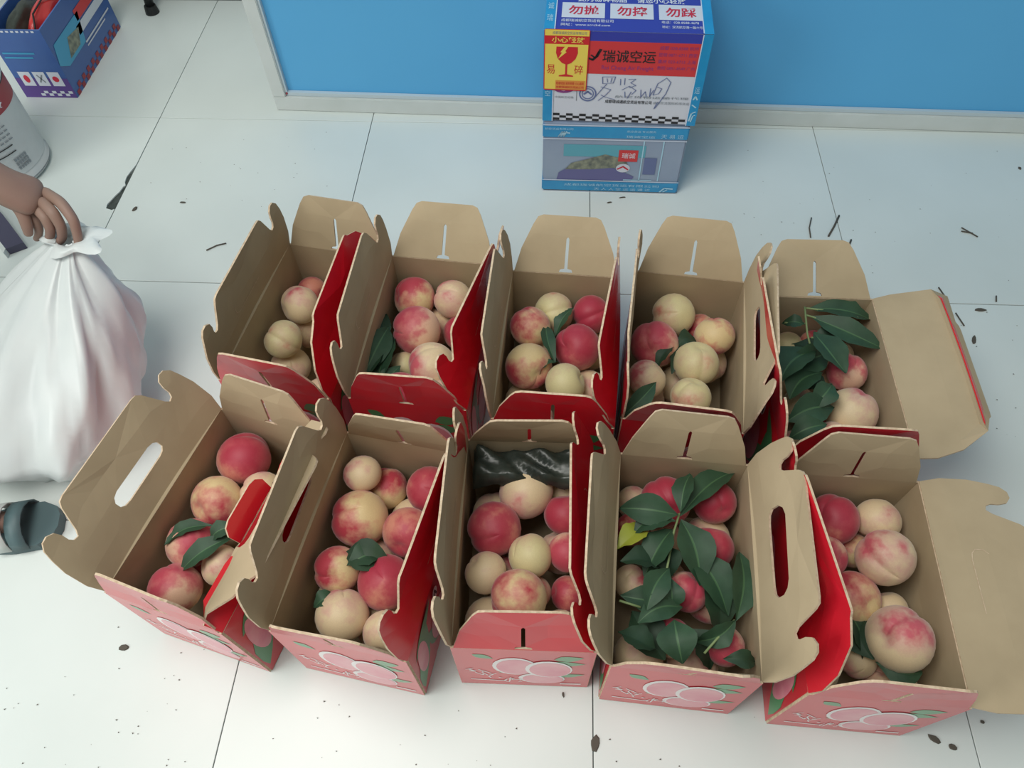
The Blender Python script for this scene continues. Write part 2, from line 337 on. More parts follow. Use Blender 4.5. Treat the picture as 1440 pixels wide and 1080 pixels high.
    # long flaps with hooks and grip hole
    for k, s, P in (('left', -1, left), ('right', 1, right)):
        c0, c1, ln = seq[k]
        a1 = math.radians(P['a']); tw = math.radians(P.get('tw', 0)); tc = P.get('tc'); a2 = math.radians(P.get('a2', P['a'])); cur = P.get('cur', .06)
        def xf(u, t, c0=c0, c1=c1, a1=a1, tw=tw, tc=tc, a2=a2, s=s, cur=cur):
            q = (u+L/2)/L; h = cor[c0].lerp(cor[c1], q) + Vector((s*.004*math.sin(math.pi*min(max(q, 0), 1)), 0, 0))
            v = u*s/.168                       # +1 at the back
            a = a1+tw*v
            if tc is not None and t > tc:
                p = Vector((s*math.sin(a), 0, math.cos(a)))*tc; b = a2
                p += Vector((s*math.sin(b), 0, math.cos(b)))*(t-tc)
            else:
                b = a+cur*t/TF
                p = Vector((s*math.sin(b), 0, math.cos(b)))*t
            wv = .0022*math.sin(u*31+sd)*t/TF+.0016*math.sin(t*60+u*17+sd*2)*t/TF
            return h+p+Vector((s*math.cos(a), 0, -math.sin(a)*.5))*wv
        ol = outline(P.get('nf', 0), P.get('nb', 0)) if s > 0 else outline(P.get('nb', 0), P.get('nf', 0))
        HN = [(a*P.get('hs', 1)*1.0+.008*(P.get('hs', 1)-1), .062+(b-.058)*P.get('hs', 1)**2) for a, b in HANDLE] if P.get('hs') else HANDLE
        f = sheet('handle_flap', ol, [HN] if P.get('hole', 1) else [], xf, TH, BM3, rt, step=.028, rows=[tc] if tc else [.002])
        if not P.get('hole', 1) and not tc:
            cut = HANDLE[2:8]
            for off in (TH/2+.0004, -TH/2-.0004): decal('grip_cut_line', stroke(cut, .0012), xf, off, M['edge'], f)
        if P.get('tab'):
            ta = math.radians(P['tab']); b0 = .046
            def xt(u, t):
                o = xf(u, b0); return o+Vector((s*math.sin(ta), 0, math.cos(ta)))*t
            tabo = sheet('handle_tab', [(.048, 0), (.050, .022), (.042, .034), (.03, .038), (-.03, .038), (-.042, .034), (-.050, .022), (-.048, 0)], [], xt, TH, BM3, rt, step=.02)
            tabo['label'] = 'handle tab folded out of its hole'
    for k, s, P in (('front', -1, front), ('back', 1, back)):
        c0, c1, ln = seq[k]; wd = (cor[c1]-cor[c0]).length/W
        a1 = math.radians(P['a']); cur = P.get('cur', .1)
        def xf(u, t, c0=c0, c1=c1, s=s, a1=a1, cur=cur):
            q = (u+W/2)/W; h = cor[c0].lerp(cor[c1], q); a = a1+cur*t/TE
            wv = .002*math.sin(u*40+sd)*t/TE + .002*math.exp(-(u/.02)**2)*math.sin(t*28)
            return h+Vector((0, s*math.sin(a), math.cos(a)))*t+Vector((0, s*math.cos(a), -math.sin(a)))*wv
        sheet('end_flap', ENDF, [SLIT], xf, TH, BM3, rt, step=.03, rows=[.002])
    return rt
ORD = {'F1': 'leftmost front carton', 'F2': 'second front carton', 'F3': 'middle front carton', 'F4': 'fourth front carton', 'F5': 'rightmost front carton', 'B1': 'leftmost back carton', 'B2': 'second back carton', 'B3': 'middle back carton', 'B4': 'fourth back carton', 'B5': 'rightmost back carton'}
POS = {'F1': (-0.597, -0.6647, -0.2649), 'F2': (-0.3519, -0.6953, -0.1618), 'F3': (-0.1159, -0.6854, 0.014), 'F4': (0.1237, -0.7078, -0.0602), 'F5': (0.387, -0.7288, -0.0349), 'B1': (-0.5443, -0.2655, -0.1595), 'B2': (-0.3188, -0.285, -0.0815), 'B3': (-0.0728, -0.3129, -0.0523), 'B4': (0.1582, -0.31, -0.1074), 'B5': (0.3983, -0.3552, -0.0048)}
SPEC = {
 'F1': dict(label='leftmost front-row open red peach carton, red handle tab sticking up beside the white bag', dr=(-.008, -.008), left=dict(a=22), right=dict(a=-42, tc=.048, a2=58, tab=-28, nf=1), front=dict(a=-6), back=dict(a=0)),
 'F2': dict(label='second open red peach carton from left in front row, right flap leaning inward', left=dict(a=3), right=dict(a=-8, tw=6, hole=0), front=dict(a=2), back=dict(a=-16)),
 'F3': dict(label='middle front-row open red peach carton with dark plastic inside its back end', left=dict(a=2, hole=0), right=dict(a=-22, hole=0), front=dict(a=-16), back=dict(a=-18)),
 'F4': dict(label='fourth front-row open red peach carton, its peaches mostly under green leaves', left=dict(a=17, hole=0), right=dict(a=14, hs=1.2), front=dict(a=5), back=dict(a=6)),
 'F5': dict(label='rightmost front-row open red peach carton, right flap spread flat past the picture edge', left=dict(a=-6, tw=12, nf=1, hole=0), right=dict(a=80, cur=.1, hole=0), front=dict(a=-3), back=dict(a=2), dr=(.006, .006)),
 'B1': dict(label='leftmost back-row open red peach carton showing only three peaches', left=dict(a=-7, hole=0), right=dict(a=-17, tw=-4, nf=1, nb=1, hole=0), front=dict(a=2), back=dict(a=14)),
 'B2': dict(label='second back-row open red peach carton from left, dark leaves at its front left', left=dict(a=0, hole=0), right=dict(a=-8, tw=16, hole=0), front=dict(a=2), back=dict(a=44)),
 'B3': dict(label='middle back-row open red peach carton in front of the stacked parcels', left=dict(a=3, hole=0), right=dict(a=-17, tw=9, hole=0), front=dict(a=0), back=dict(a=44)),
 'B4': dict(label='fourth back-row open red peach carton, a dark leaf over its front edge', left=dict(a=-1, hole=0), right=dict(a=4), front=dict(a=9), back=dict(a=32), dr=(-.006, -.002)),
 'B5': dict(label='rightmost back-row open red peach carton, leafy, its right flap spread outward', left=dict(a=9, hole=0), right=dict(a=72, cur=.1, tc=.108, a2=125, hole=0, nf=1, nb=2), front=dict(a=0), back=dict(a=56), dr=(.008, .006)),
}
for k, s in SPEC.items():
    x, y, a = POS[k]; carton(k, (x, y), a, s.pop('label'), 1, **s)
PEACHES = {
 'F1': [(-0.052, 0.116, 0.161, 0.0461, 'r'), (-0.055, 0.031, 0.161, 0.0431, 'm'), (-0.057, -0.047, 0.16, 0.0404, 'k'), (0.011, 0.068, 0.161, 0.0363, 'p'), (-0.04, -0.122, 0.161, 0.0405, 'k'), (0.011, -0.066, 0.161, 0.0331, 'p'), (-0.025, -0.123, 0.043, 0.039, 'L'), (-0.059, -0.071, 0.087, 0.039, 'L'), (-0.014, -0.029, 0.043, 0.039, 'L'), (-0.059, 0.019, 0.081, 0.039, 'L'), (-0.059, 0.122, 0.043, 0.039, 'L'), (-0.017, 0.082, 0.092, 0.039, 'L'), (0.039, -0.083, 0.05, 0.039, 'L'), (0.039, -0.116, 0.118, 0.039, 'L'), (0.039, 0.026, 0.043, 0.039, 'L'), (0.039, 0.005, 0.119, 0.039, 'L'), (0.039, 0.101, 0.043, 0.039, 'L'), (0.039, 0.123, 0.121, 0.039, 'L')],
 'F2': [(-0.035, 0.125, 0.122, 0.0367, 'm'), (0.047, 0.123, 0.16, 0.0387, 'r'), (-0.051, 0.047, 0.16, 0.047, 'm'), (-0.066, 0.119, 0.18, 0.0317, 'p'), (0.035, 0.041, 0.161, 0.0419, 'r'), (-0.058, -0.043, 0.16, 0.0373, 'm'), (0.025, -0.047, 0.159, 0.0436, 'r'), (-0.026, -0.111, 0.16, 0.0406, 'p'), (0.048, -0.122, 0.16, 0.0345, 'p'), (-0.038, -0.123, 0.043, 0.039, 'L'), (-0.059, -0.067, 0.09, 0.039, 'L'), (-0.059, -0.008, 0.043, 0.039, 'L'), (-0.015, -0.005, 0.105, 0.039, 'L'), (-0.022, 0.058, 0.043, 0.039, 'L'), (-0.059, 0.123, 0.053, 0.039, 'L'), (0.059, -0.123, 0.043, 0.039, 'L'), (0.012, -0.093, 0.095, 0.039, 'L'), (0.057, 0.041, 0.043, 0.039, 'L'), (0.059, -0.018, 0.091, 0.039, 'L'), (0.059, 0.123, 0.043, 0.039, 'L'), (0.021, 0.087, 0.098, 0.039, 'L')],
 'F3': [(-0.004, 0.108, 0.159, 0.047, 'p'), (-0.054, 0.037, 0.161, 0.0441, 'r'), (0.005, -0.007, 0.161, 0.0354, 'y'), (0.062, 0.067, 0.159, 0.0353, 'r'), (0.066, 0.002, 0.159, 0.0319, 'k'), (-0.01, -0.081, 0.18, 0.0435, 'm'), (-0.064, -0.036, 0.159, 0.0336, 'p'), (0.013, -0.053, 0.121, 0.028, 'p'), (0.067, -0.054, 0.125, 0.028, 'r'), (-0.049, -0.097, 0.043, 0.039, 'L'), (-0.056, -0.101, 0.118, 0.039, 'L'), (-0.043, 0.03, 0.043, 0.039, 'L'), (-0.041, -0.025, 0.094, 0.039, 'L'), (-0.019, 0.123, 0.043, 0.039, 'L'), (-0.059, 0.09, 0.098, 0.039, 'L'), (0.053, -0.11, 0.043, 0.039, 'L'), (0.056, -0.119, 0.118, 0.039, 'L'), (0.039, -0.023, 0.043, 0.039, 'L'), (0.058, 0.027, 0.096, 0.039, 'L'), (0.046, 0.084, 0.043, 0.039, 'L'), (0.059, 0.123, 0.107, 0.039, 'L')],
 'F4': [(-0.019, 0.12, 0.16, 0.042, 'r'), (0.062, 0.127, 0.16, 0.0354, 'r'), (0.053, 0.046, 0.161, 0.0353, 'r'), (0.013, -0.03, 0.16, 0.032, 'k'), (-0.068, 0.133, 0.115, 0.0294, 'p'), (-0.07, -0.012, 0.125, 0.028, 'p'), (-0.011, -0.103, 0.16, 0.0299, 'k'), (0.068, -0.107, 0.16, 0.0296, 'k'), (-0.07, 0.079, 0.125, 0.028, 'm'), (-0.059, -0.093, 0.043, 0.039, 'L'), (-0.054, -0.123, 0.112, 0.039, 'L'), (-0.059, -0.017, 0.043, 0.039, 'L'), (-0.013, 0.004, 0.099, 0.039, 'L'), (-0.059, 0.123, 0.043, 0.039, 'L'), (-0.016, 0.079, 0.088, 0.039, 'L'), (0.051, -0.095, 0.043, 0.039, 'L'), (0.029, -0.123, 0.11, 0.039, 'L'), (0.038, 0.013, 0.043, 0.039, 'L'), (0.059, -0.02, 0.109, 0.039, 'L'), (0.025, 0.123, 0.043, 0.039, 'L'), (0.059, 0.086, 0.1, 0.039, 'L')],
 'F5': [(-0.011, 0.121, 0.16, 0.0411, 'r'), (0.062, 0.126, 0.16, 0.0358, 'p'), (-0.028, 0.057, 0.16, 0.0318, 'k'), (0.03, 0.086, 0.124, 0.028, 'm'), (0.054, 0.054, 0.18, 0.044, 'p'), (0.006, -0.005, 0.146, 0.0429, 'm'), (0.051, -0.071, 0.18, 0.047, 'p'), (0.07, -0.008, 0.124, 0.028, 'p'), (0.008, -0.089, 0.124, 0.028, 'p'), (-0.059, -0.112, 0.043, 0.039, 'L'), (-0.059, -0.105, 0.118, 0.039, 'L'), (-0.024, -0.015, 0.043, 0.039, 'L'), (-0.059, 0.014, 0.104, 0.039, 'L'), (-0.058, 0.123, 0.043, 0.039, 'L'), (-0.059, 0.09, 0.11, 0.039, 'L'), (0.016, -0.101, 0.043, 0.039, 'L'), (0.059, -0.123, 0.102, 0.039, 'L'), (0.059, -0.039, 0.043, 0.039, 'L'), (0.038, 0.024, 0.079, 0.039, 'L'), (0.006, 0.083, 0.043, 0.039, 'L'), (0.059, 0.123, 0.08, 0.039, 'L')],
 'B1': [(-0.059, 0.068, 0.16, 0.0385, 'p'), (-0.06, -0.021, 0.16, 0.0373, 'y'), (-0.066, 0.131, 0.125, 0.0316, 'r'), (-0.048, -0.105, 0.043, 0.039, 'L'), (-0.045, -0.11, 0.118, 0.039, 'L'), (-0.02, 0.015, 0.043, 0.039, 'L'), (-0.059, -0.033, 0.087, 0.039, 'L'), (-0.034, 0.123, 0.043, 0.039, 'L'), (-0.059, 0.065, 0.085, 0.039, 'L'), (0.054, -0.108, 0.043, 0.039, 'L'), (0.045, -0.11, 0.118, 0.039, 'L'), (0.054, 0.002, 0.043, 0.039, 'L'), (0.044, -0.005, 0.118, 0.039, 'L'), (0.056, 0.091, 0.043, 0.039, 'L'), (0.051, 0.115, 0.115, 0.039, 'L')],
 'B2': [(-0.055, 0.119, 0.16, 0.0429, 'm'), (0.023, 0.124, 0.16, 0.0383, 'p'), (-0.034, 0.037, 0.16, 0.047, 'k'), (0.013, -0.04, 0.159, 0.0455, 'p'), (-0.034, -0.11, 0.16, 0.0418, 'r'), (0.045, -0.111, 0.16, 0.0351, 'p'), (0.047, 0.067, 0.125, 0.0355, 'r'), (-0.051, -0.024, 0.124, 0.028, 'y'), (-0.059, -0.102, 0.043, 0.039, 'L'), (-0.002, -0.123, 0.089, 0.039, 'L'), (-0.059, -0.027, 0.043, 0.039, 'L'), (-0.013, 0.021, 0.081, 0.039, 'L'), (-0.059, 0.123, 0.043, 0.039, 'L'), (-0.011, 0.099, 0.097, 0.039, 'L'), (0.059, -0.123, 0.043, 0.039, 'L'), (0.059, -0.073, 0.1, 0.039, 'L'), (0.019, -0.038, 0.043, 0.039, 'L'), (0.059, 0.002, 0.094, 0.039, 'L'), (0.039, 0.06, 0.043, 0.039, 'L'), (0.059, 0.123, 0.08, 0.039, 'L')],
 'B3': [(-0.018, 0.123, 0.16, 0.0395, 'y'), (-0.059, 0.067, 0.18, 0.0388, 'm'), (-0.054, -0.01, 0.16, 0.0442, 'm'), (0.016, -0.044, 0.16, 0.0381, 'y'), (0.034, 0.042, 0.16, 0.0447, 'r'), (0.057, 0.124, 0.159, 0.0378, 'r'), (-0.032, 0.065, 0.123, 0.028, 'p'), (-0.059, -0.112, 0.043, 0.039, 'L'), (-0.036, -0.108, 0.119, 0.039, 'L'), (-0.015, -0.0, 0.043, 0.039, 'L'), (-0.059, -0.044, 0.086, 0.039, 'L'), (-0.036, 0.072, 0.043, 0.039, 'L'), (-0.059, 0.123, 0.095, 0.039, 'L'), (0.045, -0.105, 0.043, 0.039, 'L'), (0.059, -0.115, 0.117, 0.039, 'L'), (0.056, 0.028, 0.043, 0.039, 'L'), (0.059, -0.017, 0.104, 0.039, 'L'), (0.02, 0.123, 0.043, 0.039, 'L'), (0.059, 0.083, 0.094, 0.039, 'L')],
 'B4': [(-0.021, 0.12, 0.16, 0.0417, 'y'), (-0.053, 0.044, 0.16, 0.0451, 'k'), (0.036, 0.128, 0.119, 0.0311, 'm'), (0.059, 0.081, 0.16, 0.0382, 'm'), (0.026, 0.011, 0.16, 0.0423, 'y'), (-0.062, -0.038, 0.16, 0.0355, 'p'), (0.019, -0.065, 0.159, 0.0363, 'y'), (-0.045, -0.096, 0.043, 0.039, 'L'), (-0.046, -0.107, 0.118, 0.039, 'L'), (-0.057, 0.035, 0.043, 0.039, 'L'), (-0.059, -0.03, 0.088, 0.039, 'L'), (-0.059, 0.123, 0.043, 0.039, 'L'), (-0.018, 0.082, 0.092, 0.039, 'L'), (0.056, -0.103, 0.043, 0.039, 'L'), (0.059, -0.11, 0.118, 0.039, 'L'), (0.059, -0.023, 0.043, 0.039, 'L'), (0.005, 0.011, 0.084, 0.039, 'L'), (0.024, 0.121, 0.043, 0.039, 'L'), (0.059, 0.069, 0.086, 0.039, 'L')],
 'B5': [(-0.025, 0.121, 0.125, 0.0318, 'y'), (0.062, 0.044, 0.16, 0.0354, 'k'), (0.053, -0.044, 0.16, 0.0443, 'p'), (0.07, 0.109, 0.124, 0.028, 'p'), (-0.021, -0.007, 0.126, 0.0316, 'p'), (0.008, -0.105, 0.16, 0.0347, 'k'), (-0.051, -0.098, 0.125, 0.028, 'p'), (0.028, 0.134, 0.125, 0.028, 'r'), (-0.059, -0.078, 0.043, 0.039, 'L'), (-0.011, -0.123, 0.081, 0.039, 'L'), (-0.059, -0.003, 0.047, 0.039, 'L'), (-0.059, 0.047, 0.106, 0.039, 'L'), (-0.02, 0.062, 0.043, 0.039, 'L'), (-0.059, 0.123, 0.065, 0.039, 'L'), (0.055, -0.123, 0.043, 0.039, 'L'), (0.059, -0.123, 0.117, 0.039, 'L'), (0.059, -0.048, 0.043, 0.039, 'L'), (0.04, 0.003, 0.096, 0.039, 'L'), (0.051, 0.113, 0.043, 0.039, 'L'), (0.022, 0.076, 0.104, 0.039, 'L')],
}
# ------------------------------------------------------------------ peaches
def peach_mesh(seed):
    r_ = random.Random(seed); nu, nv = 28, 18; vs_ = []; fs = []
    asym = r_.uniform(-.03, .03); dp = r_.uniform(.05, .085)
    def R(th, ph):
        d = (ph+math.pi) % (2*math.pi)-math.pi
        r = 1-.20*math.exp(-(th/.30)**2)+.045*math.exp(-((math.pi-th)/.2)**2)
        r -= dp*math.exp(-(d/.16)**2)*math.sin(th)**.6
        r += .025*math.exp(-((abs(d)-.5)/.35)**2)*math.sin(th)+asym*math.cos(ph*1+1)*math.sin(th)
        return r
    vs_.append((0, 0, R(0, 1)*.95))
    for i in range(1, nv):
        th = math.pi*i/nv
        for j in range(nu):
            # more points near the seam
            s = j/nu*2*math.pi-math.pi; ph = s-.45*math.sin(s)*-1 if False else s+.0
            ph = math.copysign(abs(s/math.pi)**1.5*math.pi, s)
            r = R(th, ph); vs_.append((r*math.sin(th)*math.cos(ph), r*math.sin(th)*math.sin(ph)*1.02, r*math.cos(th)*.95))
    vs_.append((0, 0, -R(math.pi, 1)*.95)); n = len(vs_)
    for j in range(nu): fs.append((0, 1+j, 1+(j+1) % nu)); fs.append((n-1, n-1-nu+(j+1) % nu, n-1-nu+j))
    for i in range(nv-2):
        for j in range(nu): a = 1+i*nu; fs.append((a+j, a+nu+j, a+nu+(j+1) % nu, a+(j+1) % nu))
    me = bpy.data.meshes.new('peach'); me.from_pydata(vs_, [], fs); me.polygons.foreach_set('use_smooth', [True]*len(fs)); me.materials.append(M['peach_p']); me.update()
    return me
PM = {t: [] for t in 'rkmpyL'}
for t in PM:
    for q in range(3):
        me = peach_mesh(q*7+ord(t)); me.materials[0] = M['peach_'+{'L': 'p'}.get(t, t)]; PM[t].append(me)
COL = {'r': 'deep red', 'k': 'pinkish red', 'm': 'red and yellow', 'p': 'pale blushed', 'y': 'pale yellow'}
NTH = ['frontmost', 'second from front', 'third from front', 'fourth from front', 'fifth from front', 'sixth from front', 'seventh from front', 'eighth from front', 'ninth from front']
for k, lst in PEACHES.items():
    x, y, a = POS[k]; top = sorted([p for p in lst if p[4] != 'L'], key=lambda p: p[1]); oth = sorted([p for p in lst if p[4] == 'L' and p[2] > .07], key=lambda p: p[1])
    for i, p in enumerate(top+oth):
        t = p[4]; q = PM[t][rnd.randrange(3)]
        o = bpy.data.objects.new('peach', q); C.objects.link(o)
        o.location = (x+p[0]*math.cos(a)-p[1]*math.sin(a), y+p[0]*math.sin(a)+p[1]*math.cos(a), p[2])
        o.scale = (p[3],)*3
        o.rotation_euler = (rnd.uniform(-1.3, 1.3), rnd.uniform(-1.0, 1.0), rnd.uniform(0, 6.28)) if rnd.random() < .65 else (rnd.uniform(1.9, 3.6), rnd.uniform(-.6, .6), rnd.uniform(0, 6.28))
        side = 'on the left' if p[0] < -.025 else 'on the right' if p[0] > .025 else 'in the centre'
        if t == 'L': tag(o, 'deeper peach '+side+' under the top ones, '+NTH[i-len(top)]+', '+ORD[k], 'peach', 'peaches in the '+ORD[k])
        else: tag(o, COL[t]+' peach '+side+', '+NTH[i]+' of top layer, '+ORD[k], 'peach', 'peaches in the '+ORD[k])

# ------------------------------------------------------------------ leaves on sprigs
def leaf_obj(parent, base, tip, width, m='leaf', droop=.012, veins=True):
    b = Vector(base); t = Vector(tip); d = t-b; ln = d.length; d.normalize()
    side = d.cross(Vector((0, 0, 1))).normalized(); side = (Matrix.Rotation(rnd.uniform(-.5, .5), 3, d) @ side); up = side.cross(d)
    pr = [0, .30, .62, .88, 1, .97, .85, .64, .36, .04]; n = len(pr); vs_ = []; fs = []; mi = []
    ph = rnd.uniform(0, 6); bend = rnd.uniform(-.5, 1)*droop*1.5
    for i, wv in enumerate(pr):
        s = i/(n-1); c = b+d*ln*s+up*(math.sin(s*math.pi)*droop*1.2+bend*s*s-.003*s)+side*bend*.6*math.sin(s*3)
        hw = width/2*wv
        for q in (-1, -.5, -.06, .06, .5, 1):
            z = abs(q)*hw*.35 - (.0008 if abs(q) < .1 else 0)+ (.0022*math.sin(i*2.3+ph+q) if abs(q) == 1 else 0)
            vs_.append(c+side*q*hw+up*z)
    for i in range(n-1):
        for q in range(5):
            a = i*6+q; fs.append((a, a+1, a+7, a+6)); mi.append(1 if q == 2 else 0)
    o = link_mesh('leaf', vs_, fs, [M[m], M['vein'] if m == 'leaf' else M[m]], parent, mi, True)
    return o
def sprig(label, leaves, stems, box_, z=.2, group='leafy peach sprigs in the cartons'):
    p0 = at(leaves[0][0], leaves[0][1], z)
    rt = empty('leafy_sprig', p0, 0, label, 'leaves', group)
    inv = Matrix.Translation(-p0)
    for lf in leaves:
        x0, y0, x1, y1, wp = lf[:5]; m = lf[5] if len(lf) > 5 else 'leaf'; zz = z+(lf[6] if len(lf) > 6 else rnd.uniform(-.012, .012))
        a = at(x0, y0, zz); b = at(x1, y1, zz-rnd.uniform(.0, .02)); wd = wp*1.15*(CH-zz)/.83/FPX*1.1
        b = b+(b-a)*.12; leaf_obj(rt, inv @ a, inv @ b, wd, m)
    for st in stems:
        tube('stem', [inv @ at(px, py, z+.004) for px, py in st], .0019, M['stem'], rt, 6)
    return rt
def cc(lst, s, ox, oy): return [(q[0]/s+ox, q[1]/s+oy, q[2]/s+ox, q[3]/s+oy, q[4]/s)+tuple(q[5:]) for q in lst]
def cs(lst, s, ox, oy): return [[(x/s+ox, y/s+oy) for x, y in st] for st in lst]
sprig('leafy green sprig covering the peaches in the fourth carton of the front row',
      cc([(315, 385, 140, 365, 75), (320, 390, 488, 245, 70), (322, 380, 350, 262, 52), (305, 405, 190, 455, 70), (295, 430, 205, 560, 75), (322, 400, 385, 590, 90), (350, 500, 470, 690, 85), (285, 560, 215, 690, 60),
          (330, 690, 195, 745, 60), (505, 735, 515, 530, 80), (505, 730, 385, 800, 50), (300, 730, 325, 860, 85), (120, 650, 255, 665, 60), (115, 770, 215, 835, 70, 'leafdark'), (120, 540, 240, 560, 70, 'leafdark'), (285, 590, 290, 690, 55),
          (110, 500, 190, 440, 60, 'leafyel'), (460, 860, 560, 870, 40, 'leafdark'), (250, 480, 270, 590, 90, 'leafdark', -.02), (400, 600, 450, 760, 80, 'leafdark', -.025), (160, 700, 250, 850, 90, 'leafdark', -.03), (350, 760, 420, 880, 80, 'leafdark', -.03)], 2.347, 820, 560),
      cs([[(318, 380), (300, 440), (285, 520), (262, 640)], [(400, 842), (450, 785), (500, 733)], [(120, 668), (190, 690)]], 2.347, 820, 560), 'F4', .205)
sprig('leafy green sprig with pale stem lying across the rightmost carton of the back row',
      cc([(350, 372, 595, 415, 95), (352, 402, 632, 530, 90), (420, 378, 595, 350, 55), (335, 438, 250, 428, 50), (372, 470, 480, 640, 120), (385, 545, 250, 690, 120), (410, 640, 290, 760, 110), (460, 790, 270, 850, 100), (430, 860, 285, 915, 80),
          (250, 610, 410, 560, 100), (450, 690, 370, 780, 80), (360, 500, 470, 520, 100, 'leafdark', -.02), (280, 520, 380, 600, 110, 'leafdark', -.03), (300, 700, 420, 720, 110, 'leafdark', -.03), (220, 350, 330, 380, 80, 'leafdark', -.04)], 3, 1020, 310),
      cs([[(335, 365), (340, 420), (346, 480), (362, 540)], [(340, 370), (420, 380), (560, 410)], [(342, 400), (430, 425), (560, 490)], [(335, 436), (250, 432)], [(362, 495), (385, 495), (395, 520)]], 3, 1020, 310), 'B5', .21)
sprig('dark green leaves at the front left inside the second carton of the back row',
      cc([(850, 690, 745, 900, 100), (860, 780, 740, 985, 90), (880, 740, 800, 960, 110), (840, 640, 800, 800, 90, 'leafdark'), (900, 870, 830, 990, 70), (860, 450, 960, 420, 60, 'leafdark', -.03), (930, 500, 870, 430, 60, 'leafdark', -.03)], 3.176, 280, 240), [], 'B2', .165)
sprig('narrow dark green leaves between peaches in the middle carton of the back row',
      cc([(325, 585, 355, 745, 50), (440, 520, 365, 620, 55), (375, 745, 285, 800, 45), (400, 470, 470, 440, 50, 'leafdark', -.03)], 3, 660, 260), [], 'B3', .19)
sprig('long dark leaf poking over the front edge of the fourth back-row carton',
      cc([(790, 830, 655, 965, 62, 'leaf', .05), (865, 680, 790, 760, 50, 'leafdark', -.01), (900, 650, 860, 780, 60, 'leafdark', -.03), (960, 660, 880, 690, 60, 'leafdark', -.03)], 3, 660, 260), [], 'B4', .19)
sprig('green leaves over the peaches of the leftmost carton in the front row',
      cc([(565, 560, 440, 625, 40), (625, 590, 470, 690, 50), (640, 560, 560, 600, 40)], 2.16, 40, 480), [], 'F1', .205)
sprig('dark green leaves among peaches in the second carton of the front row',
      cc([(430, 560, 570, 590, 75, 'leafdark'), (440, 600, 540, 560, 60), (330, 740, 400, 700, 40)], 2.347, 300, 540), [], 'F2', .185)
sprig('green leaves beside the left wall inside the rightmost carton of the front row',
      cc([(250, 500, 330, 660, 60, 'leafdark'), (280, 610, 345, 770, 80), (385, 790, 510, 815, 60), (340, 650, 380, 770, 70, 'leafdark')], 2.25, 1060, 580), [], 'F5', .15)
# crumpled dark plastic in the middle front carton
def crumple(name, x0, x1, y0, y1, z, amp, m, seed, nx=22, ny=14, thick=.0):
    r_ = random.Random(seed); ks = [(r_.uniform(15, 90), r_.uniform(15, 90), r_.uniform(0, 6), r_.uniform(.3, 1)) for _ in range(9)]
    vs_ = []; fs = []
    for j in range(ny+1):
        for i in range(nx+1):
            x = x0+(x1-x0)*i/nx; y = y0+(y1-y0)*j/ny
            h = sum(w_*abs(math.sin(a*x+b*y+c)) for a, b, c, w_ in ks)/3; e = min(i, nx-i, j, ny-j)
            vs_.append((x, y, z+amp*(h-.6)-(.03 if e == 0 else 0)))
    for j in range(ny):
        for i in range(nx): a = j*(nx+1)+i; fs.append((a, a+1, a+nx+2, a+nx+1))
    return link_mesh(name, vs_, fs, m, None, None, True)
pb = crumple('plastic_bag', -.094, .094, .104, .162, .192, .026, M['plastic_dark'], 5)
pb.location = (POS['F3'][0], POS['F3'][1], 0); pb.rotation_euler.z = POS['F3'][2]
tag(pb, 'crumpled dark plastic bag behind the peaches in the middle front carton', 'plastic bag')

# ------------------------------------------------------------------ parcels by the partition
def plane(o, u, v): o, u, v = Vector(o), Vector(u), Vector(v); return lambda a, b: o+u*a+v*b
lp = empty('lower_parcel', (.0475, .337, 0), -.008, 'lower grey parcel bound with blue tape, standing on the tiles under the other', 'parcel', 'stacked parcels')
PWd = .337
b_ = box('parcel_body', (-PWd/2, 0, 0), (PWd/2, .25, .206), M['foam'], lp, .004)
fx = plane((-PWd/2, 0, 0), (1, 0, 0), (0, 0, 1)); sx = plane((PWd/2, 0, 0), (0, 1, 0), (0, 0, 1))
decal('picture_print', [rect(.05, .11, .245, .145)], fx, .0008, M['teal'], lp)
decal('picture_print', [[(.035, .038), (.04, .060), (.07, .082), (.12, .088), (.18, .075), (.225, .052), (.22, .038)]], fx, .0010, M['mound'], lp)
decal('picture_print', [[(.055, .070), (.07, .09), (.10, .10), (.15, .118), (.20, .105), (.21, .08), (.17, .078), (.12, .072)]], fx, .0012, M['rock'], lp)
decal('red_tag', [rect(.182, .098, .228, .132)], fx, .0014, M['cardred'], lp)
text('lettering', '瑞诚', .190, .108, .222, .124, fx, .0017, M['textwhite'], lp)
decal('white_tag', [ell(.196, .078, .017, .013)], fx, .0014, M['cardwhite'], lp)
decal('red_mark', stroke([(.183, .075), (.196, .083), (.208, .074)], .004), fx, .0017, M['textred'], lp)
decal('white_line', [rect(.237, .04, .240, .16), rect(.283, .04, .286, .16), rect(.2, .04, .27, .043)], fx, .0014, M['tapewhite'], lp)
decal('violet_patch', [rect(.245, .06, .275, .11)], fx, .0012, M['ink'], lp)
